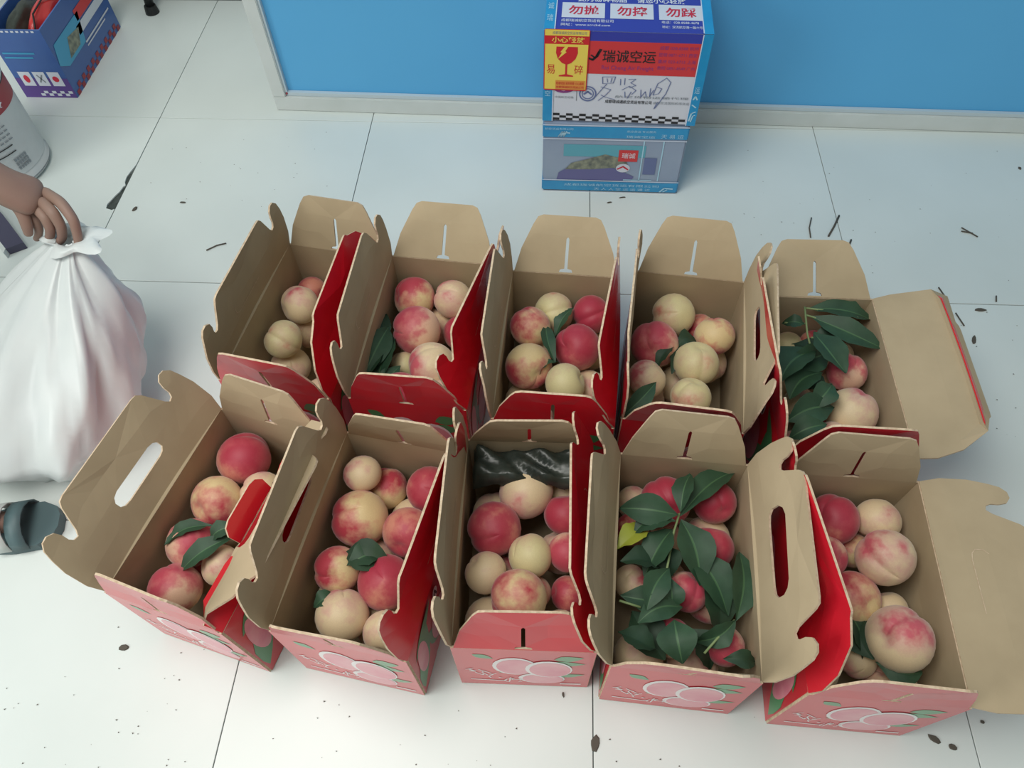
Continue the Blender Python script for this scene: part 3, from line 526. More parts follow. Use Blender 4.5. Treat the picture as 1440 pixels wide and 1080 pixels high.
for nm, z0, z1 in (('tape_band', .162, .198), ('tape_band', .002, .036)):
    t_ = box(nm, (-PWd/2-.0012, -.0012, z0), (PWd/2+.0012, .2512, z1), M['tape'], lp, .003)
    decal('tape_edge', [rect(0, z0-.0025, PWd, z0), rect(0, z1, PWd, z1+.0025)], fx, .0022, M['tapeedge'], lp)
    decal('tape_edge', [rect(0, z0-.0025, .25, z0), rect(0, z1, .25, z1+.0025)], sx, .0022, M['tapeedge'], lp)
    zc = (z0+z1)/2
    if z0 > .1:
        decal('logo', stroke([(.036+.006*i, zc-.012) if j == 0 else (.045+.005*i, zc+.002) for i in range(3) for j in range(2)], .003)+stroke([(.036, zc-.012), (.045, zc), (.062, zc-.002)], .003), fx, .0024, M['tapewhite'], lp)
        text('lettering', '航空货运有限公司', .004, zc+.006, .07, zc+.012, fx, .0024, M['tapewhite'], lp)
        text('lettering', '航空货运 专业服务', .195, zc+.003, .262, zc+.009, fx, .0024, M['tapewhite'], lp)
        text('lettering', '瑞诚空运', .195, zc-.012, .262, zc-.005, fx, .0024, M['tapewhite'], lp)
        text('lettering', '天 易 运', .275, zc-.012, .327, zc-.001, fx, .0024, M['tapewhite'], lp)
    else:
        text('lettering', '成都瑞诚航空货运有限公司', .055, zc+.001, .29, zc+.009, fx, .0024, M['tapewhite'], lp)
        text('lettering', '天 人 人 空 运 运 通 达', .13, zc-.011, .27, zc-.003, fx, .0024, M['tapewhite'], lp)
        decal('logo', stroke([(.295, zc-.012), (.305, zc), (.325, zc-.002)], .004)+stroke([(.303, zc-.012), (.312, zc-.005)], .003), fx, .0024, M['tapewhite'], lp)

up = empty('upper_parcel', (.0505, .336, .2085), -.03, 'upper parcel with red band, yellow fragile sticker and blue printed top, stacked against the partition', 'parcel', 'stacked parcels')
UW, UD, UH = .345, .25, .220
box('parcel_body', (-UW/2, 0, 0), (UW/2, UD, UH), M['cardwhite'], up, .002)
F = plane((-UW/2, 0, 0), (UW, 0, 0), (0, 0, UH))      # unit coordinates on the front
T = plane((-UW/2, 0, UH), (UW, 0, 0), (0, 1, 0))      # u unit, v metres from the front edge
S = plane((UW/2, 0, 0), (0, 1, 0), (0, 0, 1))
decal('blue_band', [rect(.0, .905, 1, 1)], F, .0006, M['purple'], up)
decal('red_band', [rect(.0, .56, 1, .905)], F, .0006, M['cardred'], up)
decal('blue_top', [rect(0, 0, 1, UD)], T, .0006, M['purple'], up)
ck = []
for i in range(20):
    for j in range(3):
        if (i+j) % 2 == 0: ck.append(rect(.065+i*.0435, .012+j*.028, .065+(i+1)*.0435, .012+(j+1)*.028))
decal('check_strip', ck, F, .0008, M['black'], up)
text('lettering', '瑞诚空运', .36, .69, .685, .82, F, .0010, M['black'], up, .012)
text('lettering', 'Rui Cheng Air Freight', .36, .60, .68, .655, F, .0010, M['textviolet'], up)
decal('logo', stroke([(.27, .73), (.30, .71), (.325, .75), (.345, .82)], .018)+stroke([(.29, .76), (.315, .73), (.335, .80)], .012), F, .0010, M['black'], up)
for i, s_ in enumerate(['成都 028-8588 杭州', '昆明 0871-6711 西安', '重庆 023-6715 上海', '贵阳 0851-8549 广州']):
    text('lettering', s_, .70, .835-i*.07, .93, .875-i*.07, F, .0010, M['textviolet'], up)
decal('logo', [ell(.13, .395, .07, .06)], F, .0010, M['textviolet'], up)
decal('logo', stroke([(.08, .385), (.13, .365), (.185, .40)], .014), F, .0012, M['cardwhite'], up)
text('lettering', '中国航空运输', .075, .275, .195, .30, F, .0010, M['greyprint'], up)
decal('rule_line', [rect(.212, .25, .216, .41)], F, .0010, M['greyprint'], up)
ring = lambda r0, n=24: [[(.285+math.cos(a)*r_*.6378, .335+math.sin(a)*r_) for a, r_ in ((i*2*math.pi/n, r0), ((i+1)*2*math.pi/n, r0), ((i+1)*2*math.pi/n, r0*.84), (i*2*math.pi/n, r0*.84))] for i in range(n)]
decal('round_seal', ring(.088)+ring(.062)+stroke([(.262, .33), (.285, .36), (.308, .33)], .014), F, .0010, M['ink'], up)
text('lettering', '成都瑞诚通航空货运有限公司', .40, .235, .70, .275, F, .0010, M['black'], up, .01)
text('lettering', '航空货物运输代理', .46, .30, .93, .328, F, .0010, M['greyprint'], up)
text('lettering', '成都双流国际机场货运', .71, .24, .94, .27, F, .0010, M['greyprint'], up)
hw = [[(.37, .615), (.375, .54), (.44, .55), (.452, .625), (.37, .62)], [(.40, .60), (.405, .56)], [(.43, .61), (.425, .56)], [(.40, .535), (.36, .44), (.335, .375)], [(.365, .50), (.43, .47), (.40, .40), (.355, .33)], [(.37, .40), (.40, .375), (.46, .35)],
      [(.485, .60), (.487, .53)], [(.512, .61), (.512, .535)], [(.535, .60), (.58, .605), (.55, .56), (.585, .53), (.545, .50)], [(.50, .47), (.545, .52), (.59, .47), (.565, .42)], [(.52, .45), (.525, .38)], [(.56, .45), (.54, .37)],
      [(.62, .48), (.625, .39), (.65, .46), (.66, .39)], [(.68, .50), (.68, .40), (.70, .48)], [(.70, .42), (.72, .56), (.77, .63), (.80, .58), (.78, .44), (.73, .27), (.72, .25), (.735, .33)], [(.72, .52), (.75, .50), (.735, .44), (.70, .42)]]
decal('handwriting', sum([stroke([(a_, b_*.93-.045) for a_, b_ in q], .0050) for q in hw], []), F, .0014, M['ink'], up)
# tape over the side edges
for u0, u1 in ((-.004, .058), (.948, 1.004)):
    decal('tape_strip', [rect(u0, 0, u1, 1.004)], F, .0018, M['tape'], up); decal('tape_strip', [rect(u0, -.002, u1, UD)], T, .0018, M['tape'], up)
decal('tape_strip', [rect(0, 0, UD, UH)], S, .0012, M['tape'], up)
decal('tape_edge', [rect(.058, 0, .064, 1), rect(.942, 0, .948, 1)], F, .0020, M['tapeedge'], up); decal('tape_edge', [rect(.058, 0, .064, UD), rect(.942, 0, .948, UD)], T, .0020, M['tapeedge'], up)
decal('logo', stroke([(.958, .06), (.966, .15), (.99, .17)], .010)+stroke([(.97, .05), (.978, .12), (.99, .13)], .008)+stroke([(.96, .25), (.985, .22)], .01)+stroke([(.96, .31), (.97, .35), (.985, .31)], .01), F, .0024, M['tapewhite'], up)
text('lettering', '运', .958, .38, .99, .45, F, .0024, M['tapewhite'], up); text('lettering', '空', .010, .30, .045, .36, F, .0024, M['tapewhite'], up); text('lettering', '瑞', .010, .42, .045, .48, F, .0024, M['tapewhite'], up)
text('lettering', '瑞', .008, .03, .045, .055, T, .0024, M['tapewhite'], up); text('lettering', '诚', .008, .075, .045, .10, T, .0024, M['tapewhite'], up)
# printed top
for u0, s_ in ((.095, '勿抛'), (.39, '勿摔'), (.685, '勿踩')):
    decal('white_patch', [rect(u0, .047, u0+.262, .104)], T, .0010, M['cardwhite'], up)
    text('lettering', s_, u0+.04, .058, u0+.225, .093, T, .0014, M['textred'], up, .02)
text('lettering', '此为易碎物品', .19, .108, .49, .128, T, .0012, M['textwhite'], up, .012)
text('lettering', '请您小心轻放', .555, .108, .85, .128, T, .0012, M['textwhite'], up, .012)
text('lettering', '成都瑞诚航空货运有限公司', .095, .031, .41, .042, T, .0012, M['textwhite'], up)
text('lettering', '网址：www.scrckd.com', .095, .016, .39, .026, T, .0012, M['textwhite'], up)
text('lettering', '电话：028-8588-4678', .70, .033, .92, .043, T, .0012, M['textwhite'], up)
text('lettering', '地址：双流航空港一路六号', .70, .016, .94, .026, T, .0012, M['textwhite'], up)
# fragile sticker
rr = [(.000, .38), (.008, .37), (.268, .37), (.274, .38), (.274, 1.01), (.268, 1.02), (.008, 1.02), (.0, 1.01)]
stk = decal('fragile_sticker', [rr], F, .0028, M['stickerred'], up)
st = lambda nm, polys, m, o=.0032: decal(nm, polys, F, o, M[m], stk)
st('sticker_field', [rect(.006, .385, .268, .87)], 'yellow'); st('sticker_field', [rect(.004, .955, .270, 1.015)], 'yellow')
st('glass_symbol', [[(.075, .845), (.205, .845), (.207, .78), (.195, .72), (.168, .675), (.146, .66), (.146, .555), (.185, .54), (.185, .528), (.095, .528), (.095, .54), (.134, .555), (.134, .66), (.112, .675), (.085, .72), (.073, .78)]], 'stickerred', .0036)
st('crack_symbol', [[(.128, .85), (.148, .85), (.130, .80), (.138, .79), (.085, .715), (.110, .785), (.100, .79)]], 'yellow', .0040)
st('sticker_field', [rect(.075, .39, .262, .485)], 'orange', .0036)
text('lettering', '小心轻放', .045, .885, .245, .945, F, .0034, M['yellow'], stk, .02); text('lettering', '易', .018, .555, .068, .655, F, .0036, M['stickerred'], stk); text('lettering', '碎', .190, .555, .245, .655, F, .0036, M['stickerred'], stk)
text('lettering', '成都瑞诚航空货运有限公司', .05, .97, .255, 1.0, F, .0036, M['greyprint'], stk)
text('lettering', '轻拿轻放 请勿倒置 小心易碎', .08, .44, .255, .47, F, .0040, M['stickerred'], stk); text('lettering', '成都瑞诚航空货运公司', .08, .40, .255, .425, F, .0040, M['stickerred'], stk)

# ------------------------------------------------------------------ blue carton with bags, top left
ct = empty('blue_carton', (-1.62, .683, 0), .0, 'open blue and purple printed carton at the top left beside the bucket', 'box')
cw, cd, ch = .152, .36, .205
for nm, lo, hi in (('front_board', (0, 0, 0), (cw, .004, ch)), ('back_board', (0, cd-.004, 0), (cw, cd, ch)), ('side_board', (0, .0042, 0), (.004, cd-.0042, ch)), ('side_board', (cw-.004, .0042, 0), (cw, cd-.0042, ch))):
    box(nm, lo, hi, M['carton'], ct)
box('bottom_board', (.0042, .0042, .001), (cw-.0042, cd-.0042, .005), M['kraft'], ct)
G = plane((0, 0, 0), (1, 0, 0), (0, 0, 1)); K = plane((cw, 0, 0), (0, 1, 0), (0, 0, 1))
decal('purple_band', [rect(0, 0, cw, .062)], G, .0006, M['cartonpurple'], ct); decal('white_patch', [rect(.018+.042*i, .038, .052+.042*i, .082) for i in range(3)], G, .001, M['cardwhite'], ct)
decal('red_mark', [ell(.035, .06, .008, .012), ell(.119, .06, .009, .009)], G, .0014, M['textred'], ct); decal('grey_mark', stroke([(.07, .05), (.084, .072)], .004)+stroke([(.084, .05), (.07, .072)], .004), G, .0014, M['greyprint'], ct)
decal('check_strip', [rect(.05+.012*i, .006+.008*(i % 2), .062+.012*i, .014+.008*(i % 2)) for i in range(8)], G, .001, M['cardwhite'], ct)
decal('check_strip', [rect(.0+.014*i, .198, .008+.014*i, .203) for i in range(10)], G, .001, M['cardwhite'], ct)
decal('lettering', [rect(.01, .135, .10, .14), rect(.01, .122, .09, .127)], G, .001, M['cyan'], ct)
decal('check_strip', [rect(.01+.018*i, .0+.014*(i % 2), .028+.018*i, .014+.014*(i % 2)) for i in range(19)], K, .001, M['labelred'], ct)
decal('picture_print', [[(.0, .10), (.04, .075), (.16, .075), (.19, .15), (.02, .15)]], K, .001, M['cyan'], ct); decal('picture_print', [[(.06, .085), (.13, .085), (.16, .12), (.09, .13)]], K, .0014, M['rock'], ct)
decal('red_band', [rect(.17, .13, .34, .16)], K, .001, M['cardred'], ct); decal('white_band', [rect(.15, .10, .34, .125)], K, .001, M['cardwhite'], ct); decal('lettering', [rect(.16, .07, .34, .075), rect(.16, .06, .30, .064)], K, .001, M['cardwhite'], ct)
def blob(name, loc, sz, m, seed, amp=.18, sub=4):
    bm = bmesh.new(); bmesh.ops.create_icosphere(bm, subdivisions=sub, radius=1); r_ = random.Random(seed)
    ks = [(Vector((r_.uniform(-5, 5), r_.uniform(-5, 5), r_.uniform(-5, 5))), r_.uniform(0, 6)) for _ in range(8)]
    for v in bm.verts:
        n = v.co.copy(); h = sum(abs(math.sin(k.dot(n)+p)) for k, p in ks)/8-.6
        v.co = Vector((n.x*sz[0], n.y*sz[1], n.z*sz[2]))*(1+amp*h*2)
    o = bm_obj(name, bm, m, None, True); o.location = loc; return o
tag(blob('red_bag', (-1.515, .82, .145), (.036, .12, .07), M['redbag'], 3), 'crumpled red plastic bag inside the blue carton at the top left', 'bag')
tag(blob('black_bag', (-1.583, .80, .145), (.030, .10, .055), M['plastic_dark'], 9), 'crumpled dark glossy bag inside the blue carton, left of the red bag', 'bag')
tube('carry_string', [(.125, .02, .19), (.115, .06, .215), (.118, .12, .222), (.130, .17, .20)], .0025, M['blackmetal'], ct, 6)

# bucket
bk = empty('bucket', (-1.56, .383, 0), 0, 'white plastic bucket with dark red label band near the left edge', 'bucket')
def lathe(name, prof, m, parent, seg=48, a0=0, a1=2*math.pi):
    bm = bmesh.new(); full = abs(a1-a0-2*math.pi) < 1e-6; n = seg if full else seg+1
    rings = [[bm.verts.new((r*math.cos(a0+(a1-a0)*k/seg), r*math.sin(a0+(a1-a0)*k/seg), z)) for k in range(n)] for r, z in prof]
    for A, B in zip(rings, rings[1:]):
        for k in range(seg): bm.faces.new((A[k], A[(k+1) % n], B[(k+1) % n], B[k]))
    return bm_obj(name, bm, m, parent, True)
lathe('bucket_body', [(.001, 0), (.118, 0), (.122, .004), (.1225, .010), (.127, .012), (.1275, .016), (.1235, .018), (.130, .245), (.134, .247), (.134, .255), (.130, .257)], M['bucket'], bk)
lathe('lid', [(.131, .2575), (.138, .258), (.140, .262), (.140, .272), (.135, .276), (.124, .276), (.121, .271), (.001, .271)], M['bucket'], bk)
lb_ = lathe('label', [(.1248, .035), (.1308, .236)], M['label'], bk, 30, -2.2, .9)
def cyl(a, z): r = .1252+.0061*(z-.035)/.2; return Vector((r*math.cos(a), r*math.sin(a), z))
lathe('label_band', [(.1300, .190), (.1313, .238)], M['labelred'], bk, 30, -2.2, .9)
lathe('rim_line', [(.1279, .0125), (.1279, .0150)], M['greyprint'], bk, 40)
cy = lambda a, z: cyl(a, z)+Vector((math.cos(a), math.sin(a), 0))*.0012
text('lettering', '家用墙面漆', -1.5, .200, -.1, .228, cy, .0008, M['textwhite'], bk, .02)
decal('label_print', sum([[rect(-1.4+.1*i, .165-.012*j, -1.32+.1*i, .168-.012*j) for i in range(11)] for j in range(4)], []), cy, .0004, M['greyprint'], bk)
decal('label_print', sum([[rect(-1.3+.1*i, zz, -1.2+.1*i, zz+.003) for i in range(9)] for zz in (.115, .098)], []), cy, .0004, M['black'], bk)
decal('label_print', [rect(-.55+.06*i, .05+.012*j, -.50+.06*i, .058+.012*j) for i in range(5) for j in range(3)], cy, .0004, M['greyprint'], bk)

# chair leg, slate board
cl = empty('chair_leg', (-1.392, 1.125, 0), 0, 'black metal leg foot standing near the back wall at the top edge', 'furniture leg')
tube('leg', [(0, 0, .012), (-.004, .03, .14), (-.01, .06, .5)], .014, M['blackmetal'], cl, 12)
bm = bmesh.new(); bmesh.ops.create_cone(bm, segments=16, radius1=.022, radius2=.018, depth=.024, cap_ends=True, matrix=Matrix.Translation((0, 0, .012))); bm_obj('rubber_foot', bm, M['blackmetal'], cl)
sb = empty('slate_board', (0, 0, 0), 0, 'dark slate-coloured board with white edge lying behind the hand at the left border', 'board')
P4 = [at(-60, 232, .02), at(4, 302, .02), at(33, 341, .02), at(8, 350, .02), at(-60, 262, .02)]
P5 = [at(-60, 262, .019), at(8, 350, .019), at(5, 356, .019), at(-66, 266, .019)]
def slab(name, pts, z0, z1, m, par):
    bm = bmesh.new(); A = [bm.verts.new((p.x, p.y, z0)) for p in pts]; B = [bm.verts.new((p.x, p.y, z1)) for p in pts]; n = len(pts)
    bm.faces.new(A); bm.faces.new(B)
    for i in range(n): bm.faces.new((A[i], A[(i+1) % n], B[(i+1) % n], B[i]))
    return bm_obj(name, bm, m, par)
slab('board', P4, .001, .02, M['slate'], sb); slab('edge_strip', P5, .001, .02, M['alu'], sb)

# ------------------------------------------------------------------ debris on the floor
def scrap(kind, px, py, sx_, sy_, rot, m, label, name='leaf_scrap', grp='dry scraps on the floor'):
    p = at(px, py, 0); r_ = random.Random(px*7+py); n = 9; ver = []
    for h in (.0006, .0022):
        for i in range(n):
            a = i*2*math.pi/n; q = r_.uniform(.75, 1.15) if h < .001 else q0[i]*.8
            if h < .001: q0 = (q0+[q]) if i else [q]
            ver.append((sx_*q*math.cos(a), sy_*q*math.sin(a), h))
    fs = [tuple(range(n, 2*n))]+[(i, (i+1) % n, n+(i+1) % n, n+i) for i in range(n)]
    o = link_mesh(name, ver, fs, M[m]); o.location = (p.x, p.y, 0); o.rotation_euler.z = rot
    tag(o, label, 'debris', grp); return o
for q in [(1379, 436, .013, .006, 0, 'oval dark scrap on the tile right of the back row'), (1370, 478, .005, .014, -.3, 'long curved scrap below the oval one at right'), (1376, 558, .007, .006, .2, 'small round scrap right of the spread flap'),
          (1313, 1039, .010, .006, -.5, 'dark flake by the front right carton corner, left of two'), (1340, 1051, .007, .005, -.5, 'dark flake by the front right carton corner, right of two'), (190, 294, .006, .010, -.3, 'seed-like scrap right of the chipped tile'),
          (257, 285, .009, .003, 0, 'flat scrap on the floor left of the back-left carton'), (175, 911, .010, .006, .2, 'pale brown scrap in front of the leftmost carton'), (857, 285, .008, .002, .3, 'thin scrap below the parcels, left one'), (875, 278, .008, .002, .2, 'thin scrap below the parcels, right one'),
          (837, 1045, .009, .012, 0, 'grey chip on the tile joint at the bottom edge'), (1434, 237, .004, .006, 0, 'small dark dot at the right edge of the floor'), (792, 977, .002, .005, .1, 'tiny dark speck in front of the middle carton'), (1381, 1015, .004, .003, 0, 'tiny dark speck right of the front right carton')]:
    scrap('s', q[0], q[1], q[2], q[3], q[4], 'scrap', q[5])
def twig(lines, label, m='scrap', rad=.0016):
    p0 = at(lines[0][0][0], lines[0][0][1], .002); rt = empty('twig', p0, 0, label, 'twig', 'broken twigs on the floor')
    for ln in lines: tube('twig_branch', [at(x, y, .0022)-p0 for x, y in ln], rad, M[m], rt, 5)
twig([[(1180, 303), (1173, 318), (1165, 332)]], 'brown twig on the floor behind the rightmost back carton, tallest', rad=.0024)
twig([[(1141, 306), (1138, 320), (1140, 334)]], 'thin twig left of the tile joint behind the back row')
twig([[(1148, 352), (1157, 360), (1163, 350)], [(1157, 360), (1162, 361)]], 'forked twig just behind the rightmost back carton', rad=.0022)
twig([[(1197, 337), (1193, 347)], [(1190, 360), (1198, 385)]], 'twig lying along the tile joint', rad=.0022)
twig([[(1211, 391), (1212, 407)]], 'short twig right of the tile joint')
twig([[(1352, 320), (1375, 333)], [(1352, 325), (1368, 328)]], 'small crossed twig alone on the tile at right')
twig([[(1320, 404), (1334, 424)]], 'thin straight twig near the tile joint at right')
twig([[(1344, 440), (1356, 458)]], 'thin straight twig below the tile joint at right')
twig([[(1401, 416), (1401, 424)]], 'short upright twig by the tile joint at far right')
twig([[(290, 352), (305, 345), (318, 342)]], 'thin curved twig left of the back-left carton')
twig([[(1055, 361), (1064, 350), (1067, 338)]], 'thin stalk on the fourth back carton flap tip') if False else None
r_ = random.Random(12); bm = bmesh.new()
for i in range(150):
    px, py = r_.choice([(r_.uniform(980, 1440), r_.uniform(200, 420)), (r_.uniform(1330, 1440), r_.uniform(430, 620)), (r_.uniform(0, 1440), r_.uniform(985, 1080)), (r_.uniform(180, 480), r_.uniform(180, 300)), (r_.uniform(0, 300), r_.uniform(880, 1080))])
    p = at(px, py, .0008); s = r_.uniform(.0006, .0018); a = r_.uniform(0, 6)
    bm.faces.new([bm.verts.new((p.x+s*math.cos(a+k*2.09)*(1+.8*(k == 0)), p.y+s*math.sin(a+k*2.09), .0008)) for k in range(3)])
tag(bm_obj('floor_grit', bm, M['scrap']), 'fine dark grit scattered over the white tiles', 'debris', kind='stuff')
# ------------------------------------------------------------------ person holding the white bag
def skin_mesh(name, joints, bones, mats, parent=None, sub=2, root=0):
    me = bpy.data.meshes.new(name); me.from_pydata([j[0] for j in joints], bones, []); me.update()
    o = bpy.data.objects.new(name, me); C.objects.link(o)
    md = o.modifiers.new('skin', 'SKIN'); md.use_smooth_shade = True
    if not me.skin_vertices: me.attributes  # layer made by the modifier
    for i, j in enumerate(joints):
        r = j[1]; me.skin_vertices[0].data[i].radius = (r, r) if not isinstance(r, tuple) else r
        me.skin_vertices[0].data[i].use_root = (i == root)
    sb_ = o.modifiers.new('sub', 'SUBSURF'); sb_.levels = sub; sb_.render_levels = sub
    bpy.context.view_layer.update()
    m2 = bpy.data.meshes.new_from_object(o.evaluated_get(bpy.context.evaluated_depsgraph_get()))
    bpy.data.objects.remove(o)
    m2.materials.clear()
    for m in (mats if isinstance(mats, list) else [mats]): m2.materials.append(m)
    m2.polygons.foreach_set('use_smooth', [True]*len(m2.polygons))
    q = bpy.data.objects.new(name, m2); C.objects.link(q); q.parent = parent
    return q
pe = empty('person', (-1.45, -.45, 0), 0, 'person bending in from the left edge, bare hand gripping a white bag, grey-green sandal', 'person')
po = Vector((-1.45, -.45, 0)); V3 = lambda x, y, z: Vector((x, y, z))-po
wr = at(4, 262, .44); kn = at(62, 283, .40)
elb = V3(-1.27, -.13, .66); sho = V3(-1.38, -.30, 1.08); hip = V3(-1.60, -.45, .84)
wr_ = wr-po; kn_ = kn-po
ra = wr_
body = [(tuple(hip), .12), (tuple(V3(-1.56, -.44, .98)), .125), (tuple(V3(-1.48, -.42, 1.12)), .135), (tuple(V3(-1.38, -.40, 1.22)), .10), (tuple(V3(-1.31, -.385, 1.29)), .052), (tuple(V3(-1.25, -.37, 1.35)), .055),
        (tuple(V3(-1.40, -.20, 1.17)), .058), (tuple(elb), .040), (tuple(elb.lerp(wr_, .35)), .038), (tuple(wr_), (.027, .036)),
        (tuple(V3(-1.40, -.60, 1.16)), .058), (tuple(V3(-1.42, -.66, .88)), .040), (tuple(V3(-1.33, -.62, .66)), .026), (tuple(V3(-1.30, -.61, .61)), (.018, .036)), (tuple(V3(-1.285, -.605, .57)), (.014, .038)),
        (tuple(V3(-1.52, -.34, .80)), .092), (tuple(V3(-1.44, -.22, .46)), .058), (tuple(V3(-1.50, -.16, .10)), .036), (tuple(V3(-1.46, -.155, .052)), .034), (tuple(V3(-1.33, -.15, .042)), (.022, .034)),
        (tuple(V3(-1.50, -.54, .80)), .092), (tuple(V3(-1.30, -.60, .46)), .058), (tuple(V3(-1.235, -.655, .11)), .034), (tuple(V3(-1.205, -.655, .055)), .034), (tuple(V3(-1.06, -.625, .045)), (.020, .036))]
bn = [(0, 1), (1, 2), (2, 3), (3, 4), (4, 5), (3, 6), (6, 7), (7, 8), (8, 9), (3, 10), (10, 11), (11, 12), (12, 13), (13, 14), (0, 15), (15, 16), (16, 17), (17, 18), (18, 19), (0, 20), (20, 21), (21, 22), (22, 23), (23, 24)]
# palm
body += [(tuple(wr_.lerp(kn_, .45)), (.022, .042)), (tuple(kn_), (.017, .043))]; bn += [(9, 25), (25, 26)]
bo = skin_mesh('body', body, bn, M['skin'], pe)
def chain(nm, pix, rads):
    pts = [at(x, y, z)-po for x, y, z in pix]
    return skin_mesh(nm, [(tuple(p), r) for p, r in zip(pts, rads)], [(i, i+1) for i in range(len(pts)-1)], M['skin'], pe, 2)
R4 = [.0115, .0110, .0100, .0085, .0070]
chain('finger', [(58, 268, .405), (86, 285, .405), (104, 310, .385), (110, 335, .355), (110, 352, .33)], R4)
chain('finger', [(54, 280, .405), (74, 298, .40), (86, 318, .375), (88, 334, .35), (82, 342, .335)], R4)
chain('finger', [(48, 290, .40), (64, 306, .39), (71, 322, .37), (70, 334, .35), (64, 339, .335)], [.0105, .0105, .0095, .008, .0065])
chain('finger', [(40, 294, .395), (50, 308, .38), (55, 322, .36), (54, 332, .345), (50, 337, .335)], [.0095, .0095, .0085, .007, .006])
chain('thumb', [(18, 280, .42), (32, 300, .40), (38, 318, .38), (41, 332, .36)], [.0130, .0120, .0105, .008])
for q_ in range(4):
    b_ = Vector((-1.285-.021*(q_-1.5), -.605, .575))-po; l_ = (.068, .080, .076, .060)[q_]
    skin_mesh('finger', [(tuple(b_+Vector((0, 0, .012))), .0105), (tuple(b_+Vector((.004, .004, -l_*.35))), .0098), (tuple(b_+Vector((.003, .016, -l_*.7))), .0088), (tuple(b_+Vector((0, .030, -l_))), .007)], [(0, 1), (1, 2), (2, 3)], M['skin'], pe)
skin_mesh('thumb', [(tuple(V3(-1.27, -.600, .625)), .013), (tuple(V3(-1.245, -.585, .595)), .012), (tuple(V3(-1.238, -.575, .56)), .009)], [(0, 1), (1, 2)], M['skin'], pe)
# head: face, hair
hd = V3(-1.19, -.36, 1.43)
bm = bmesh.new(); bmesh.ops.create_uvsphere(bm, u_segments=28, v_segments=20, radius=1)
Rm = Matrix.Rotation(.75, 4, 'Y')
for v in bm.verts:
    c = v.co; x, y, z = c.x*.096, c.y*.076, c.z*.118
    if z < 0: x *= 1-.10*abs(c.z); y *= 1-.28*abs(c.z)
    if c.x > 0:
        x += .022*math.exp(-(c.y/.16)**2-((c.z+.12)/.20)**2)+.004*math.exp(-(c.y/.3)**2-((c.z+.5)/.10)**2)
        x -= .007*math.exp(-((abs(c.y)-.38)/.16)**2-((c.z-.06)/.13)**2)
    v.co = Rm @ Vector((x, y, z))+hd
bm_obj('head', bm, M['skin'], pe, True)
for s in (-1, 1):
    bm = bmesh.new(); bmesh.ops.create_uvsphere(bm, u_segments=12, v_segments=8, radius=.010, matrix=Matrix.Translation(hd) @ Rm @ Matrix.Translation((.083, s*.030, .008))); bm_obj('eye', bm, M['eye'], pe, True)
    bm = bmesh.new(); bmesh.ops.create_uvsphere(bm, u_segments=12, v_segments=8, radius=1, matrix=Matrix.Translation(hd) @ Rm @ Matrix.Translation((.0, s*.076, -.01)) @ Matrix.Diagonal((.018, .007, .032, 1))); bm_obj('ear', bm, M['skin'], pe, True)
bm = bmesh.new(); bmesh.ops.create_uvsphere(bm, u_segments=12, v_segments=8, radius=1, matrix=Matrix.Translation(hd) @ Rm @ Matrix.Translation((.088, 0, -.052)) @ Matrix.Diagonal((.008, .022, .006, 1))); bm_obj('mouth', bm, M['lip'], pe, True)
bm = bmesh.new(); bmesh.ops.create_uvsphere(bm, u_segments=28, v_segments=20, radius=1)
bmesh.ops.delete(bm, geom=[v for v in bm.verts if v.co.z < -.25 or (v.co.x > .45 and v.co.z < .45) or (abs(v.co.y) > .5 and v.co.z < -.05 and v.co.x > 0)], context='VERTS')
for v in bm.verts: v.co = Rm @ Vector((v.co.x*.104, v.co.y*.084, v.co.z*.128))+hd
bm_obj('hair', bm, M['hair'], pe, True)
J = lambda i, r: (body[i][0], r)
bm = bmesh.new(); rings = []
SP = [(V3(-1.645, -.46, .76), .150, .175), (V3(-1.60, -.455, .85), .150, .172), (V3(-1.555, -.44, .97), .150, .172), (V3(-1.49, -.42, 1.09), .158, .195), (V3(-1.44, -.41, 1.16), .150, .255), (V3(-1.39, -.40, 1.215), .118, .235), (V3(-1.35, -.39, 1.255), .085, .13), (V3(-1.335, -.388, 1.275), .066, .075)]
for q_, (c_, d_, w_) in enumerate(SP):
    ax = (SP[min(q_+1, 7)][0]-SP[max(q_-1, 0)][0]).normalized(); fr = Vector((0, 1, 0)).cross(ax).normalized()
    rings.append([bm.verts.new(c_+fr*(d_+.022)*math.cos(t_)*(1+.02*math.sin(5*t_+q_))+Vector((0, 1, 0))*(w_+.022)*math.sin(t_)) for t_ in [k_*math.pi/16 for k_ in range(32)]])
for A, B in zip(rings, rings[1:]):
    for k_ in range(32): bm.faces.new((A[k_], A[(k_+1) % 32], B[(k_+1) % 32], B[k_]))
sh_ = bm_obj('shirt', bm, M['shirt'], pe, True); sm = sh_.modifiers.new('sub', 'SUBSURF'); sm.levels = 1; sm.render_levels = 1
for a_, b_ in ((6, 7), (10, 11)):
    A = Vector(body[a_][0]); B = Vector(body[b_][0]); s0 = A+(Vector((A.x, A.y*.6, A.z))-A)*.0-(B-A).normalized()*.02
    tube('sleeve', [s0, A.lerp(B, .15), A.lerp(B, .35), A.lerp(B, .52)], [.070, .078, .070, .066], M['shirt'], pe, 20, caps=False)
skin_mesh('trousers', [J(0, .133), J(15, .105), J(16, .072), (tuple(Vector(body[16][0]).lerp(Vector(body[17][0]), .8)), .052), J(20, .105), J(21, .072), (tuple(Vector(body[21][0]).lerp(Vector(body[22][0]), .8)), .050)], [(0, 1), (1, 2), (2, 3), (0, 4), (4, 5), (5, 6)], M['trousers'], pe)
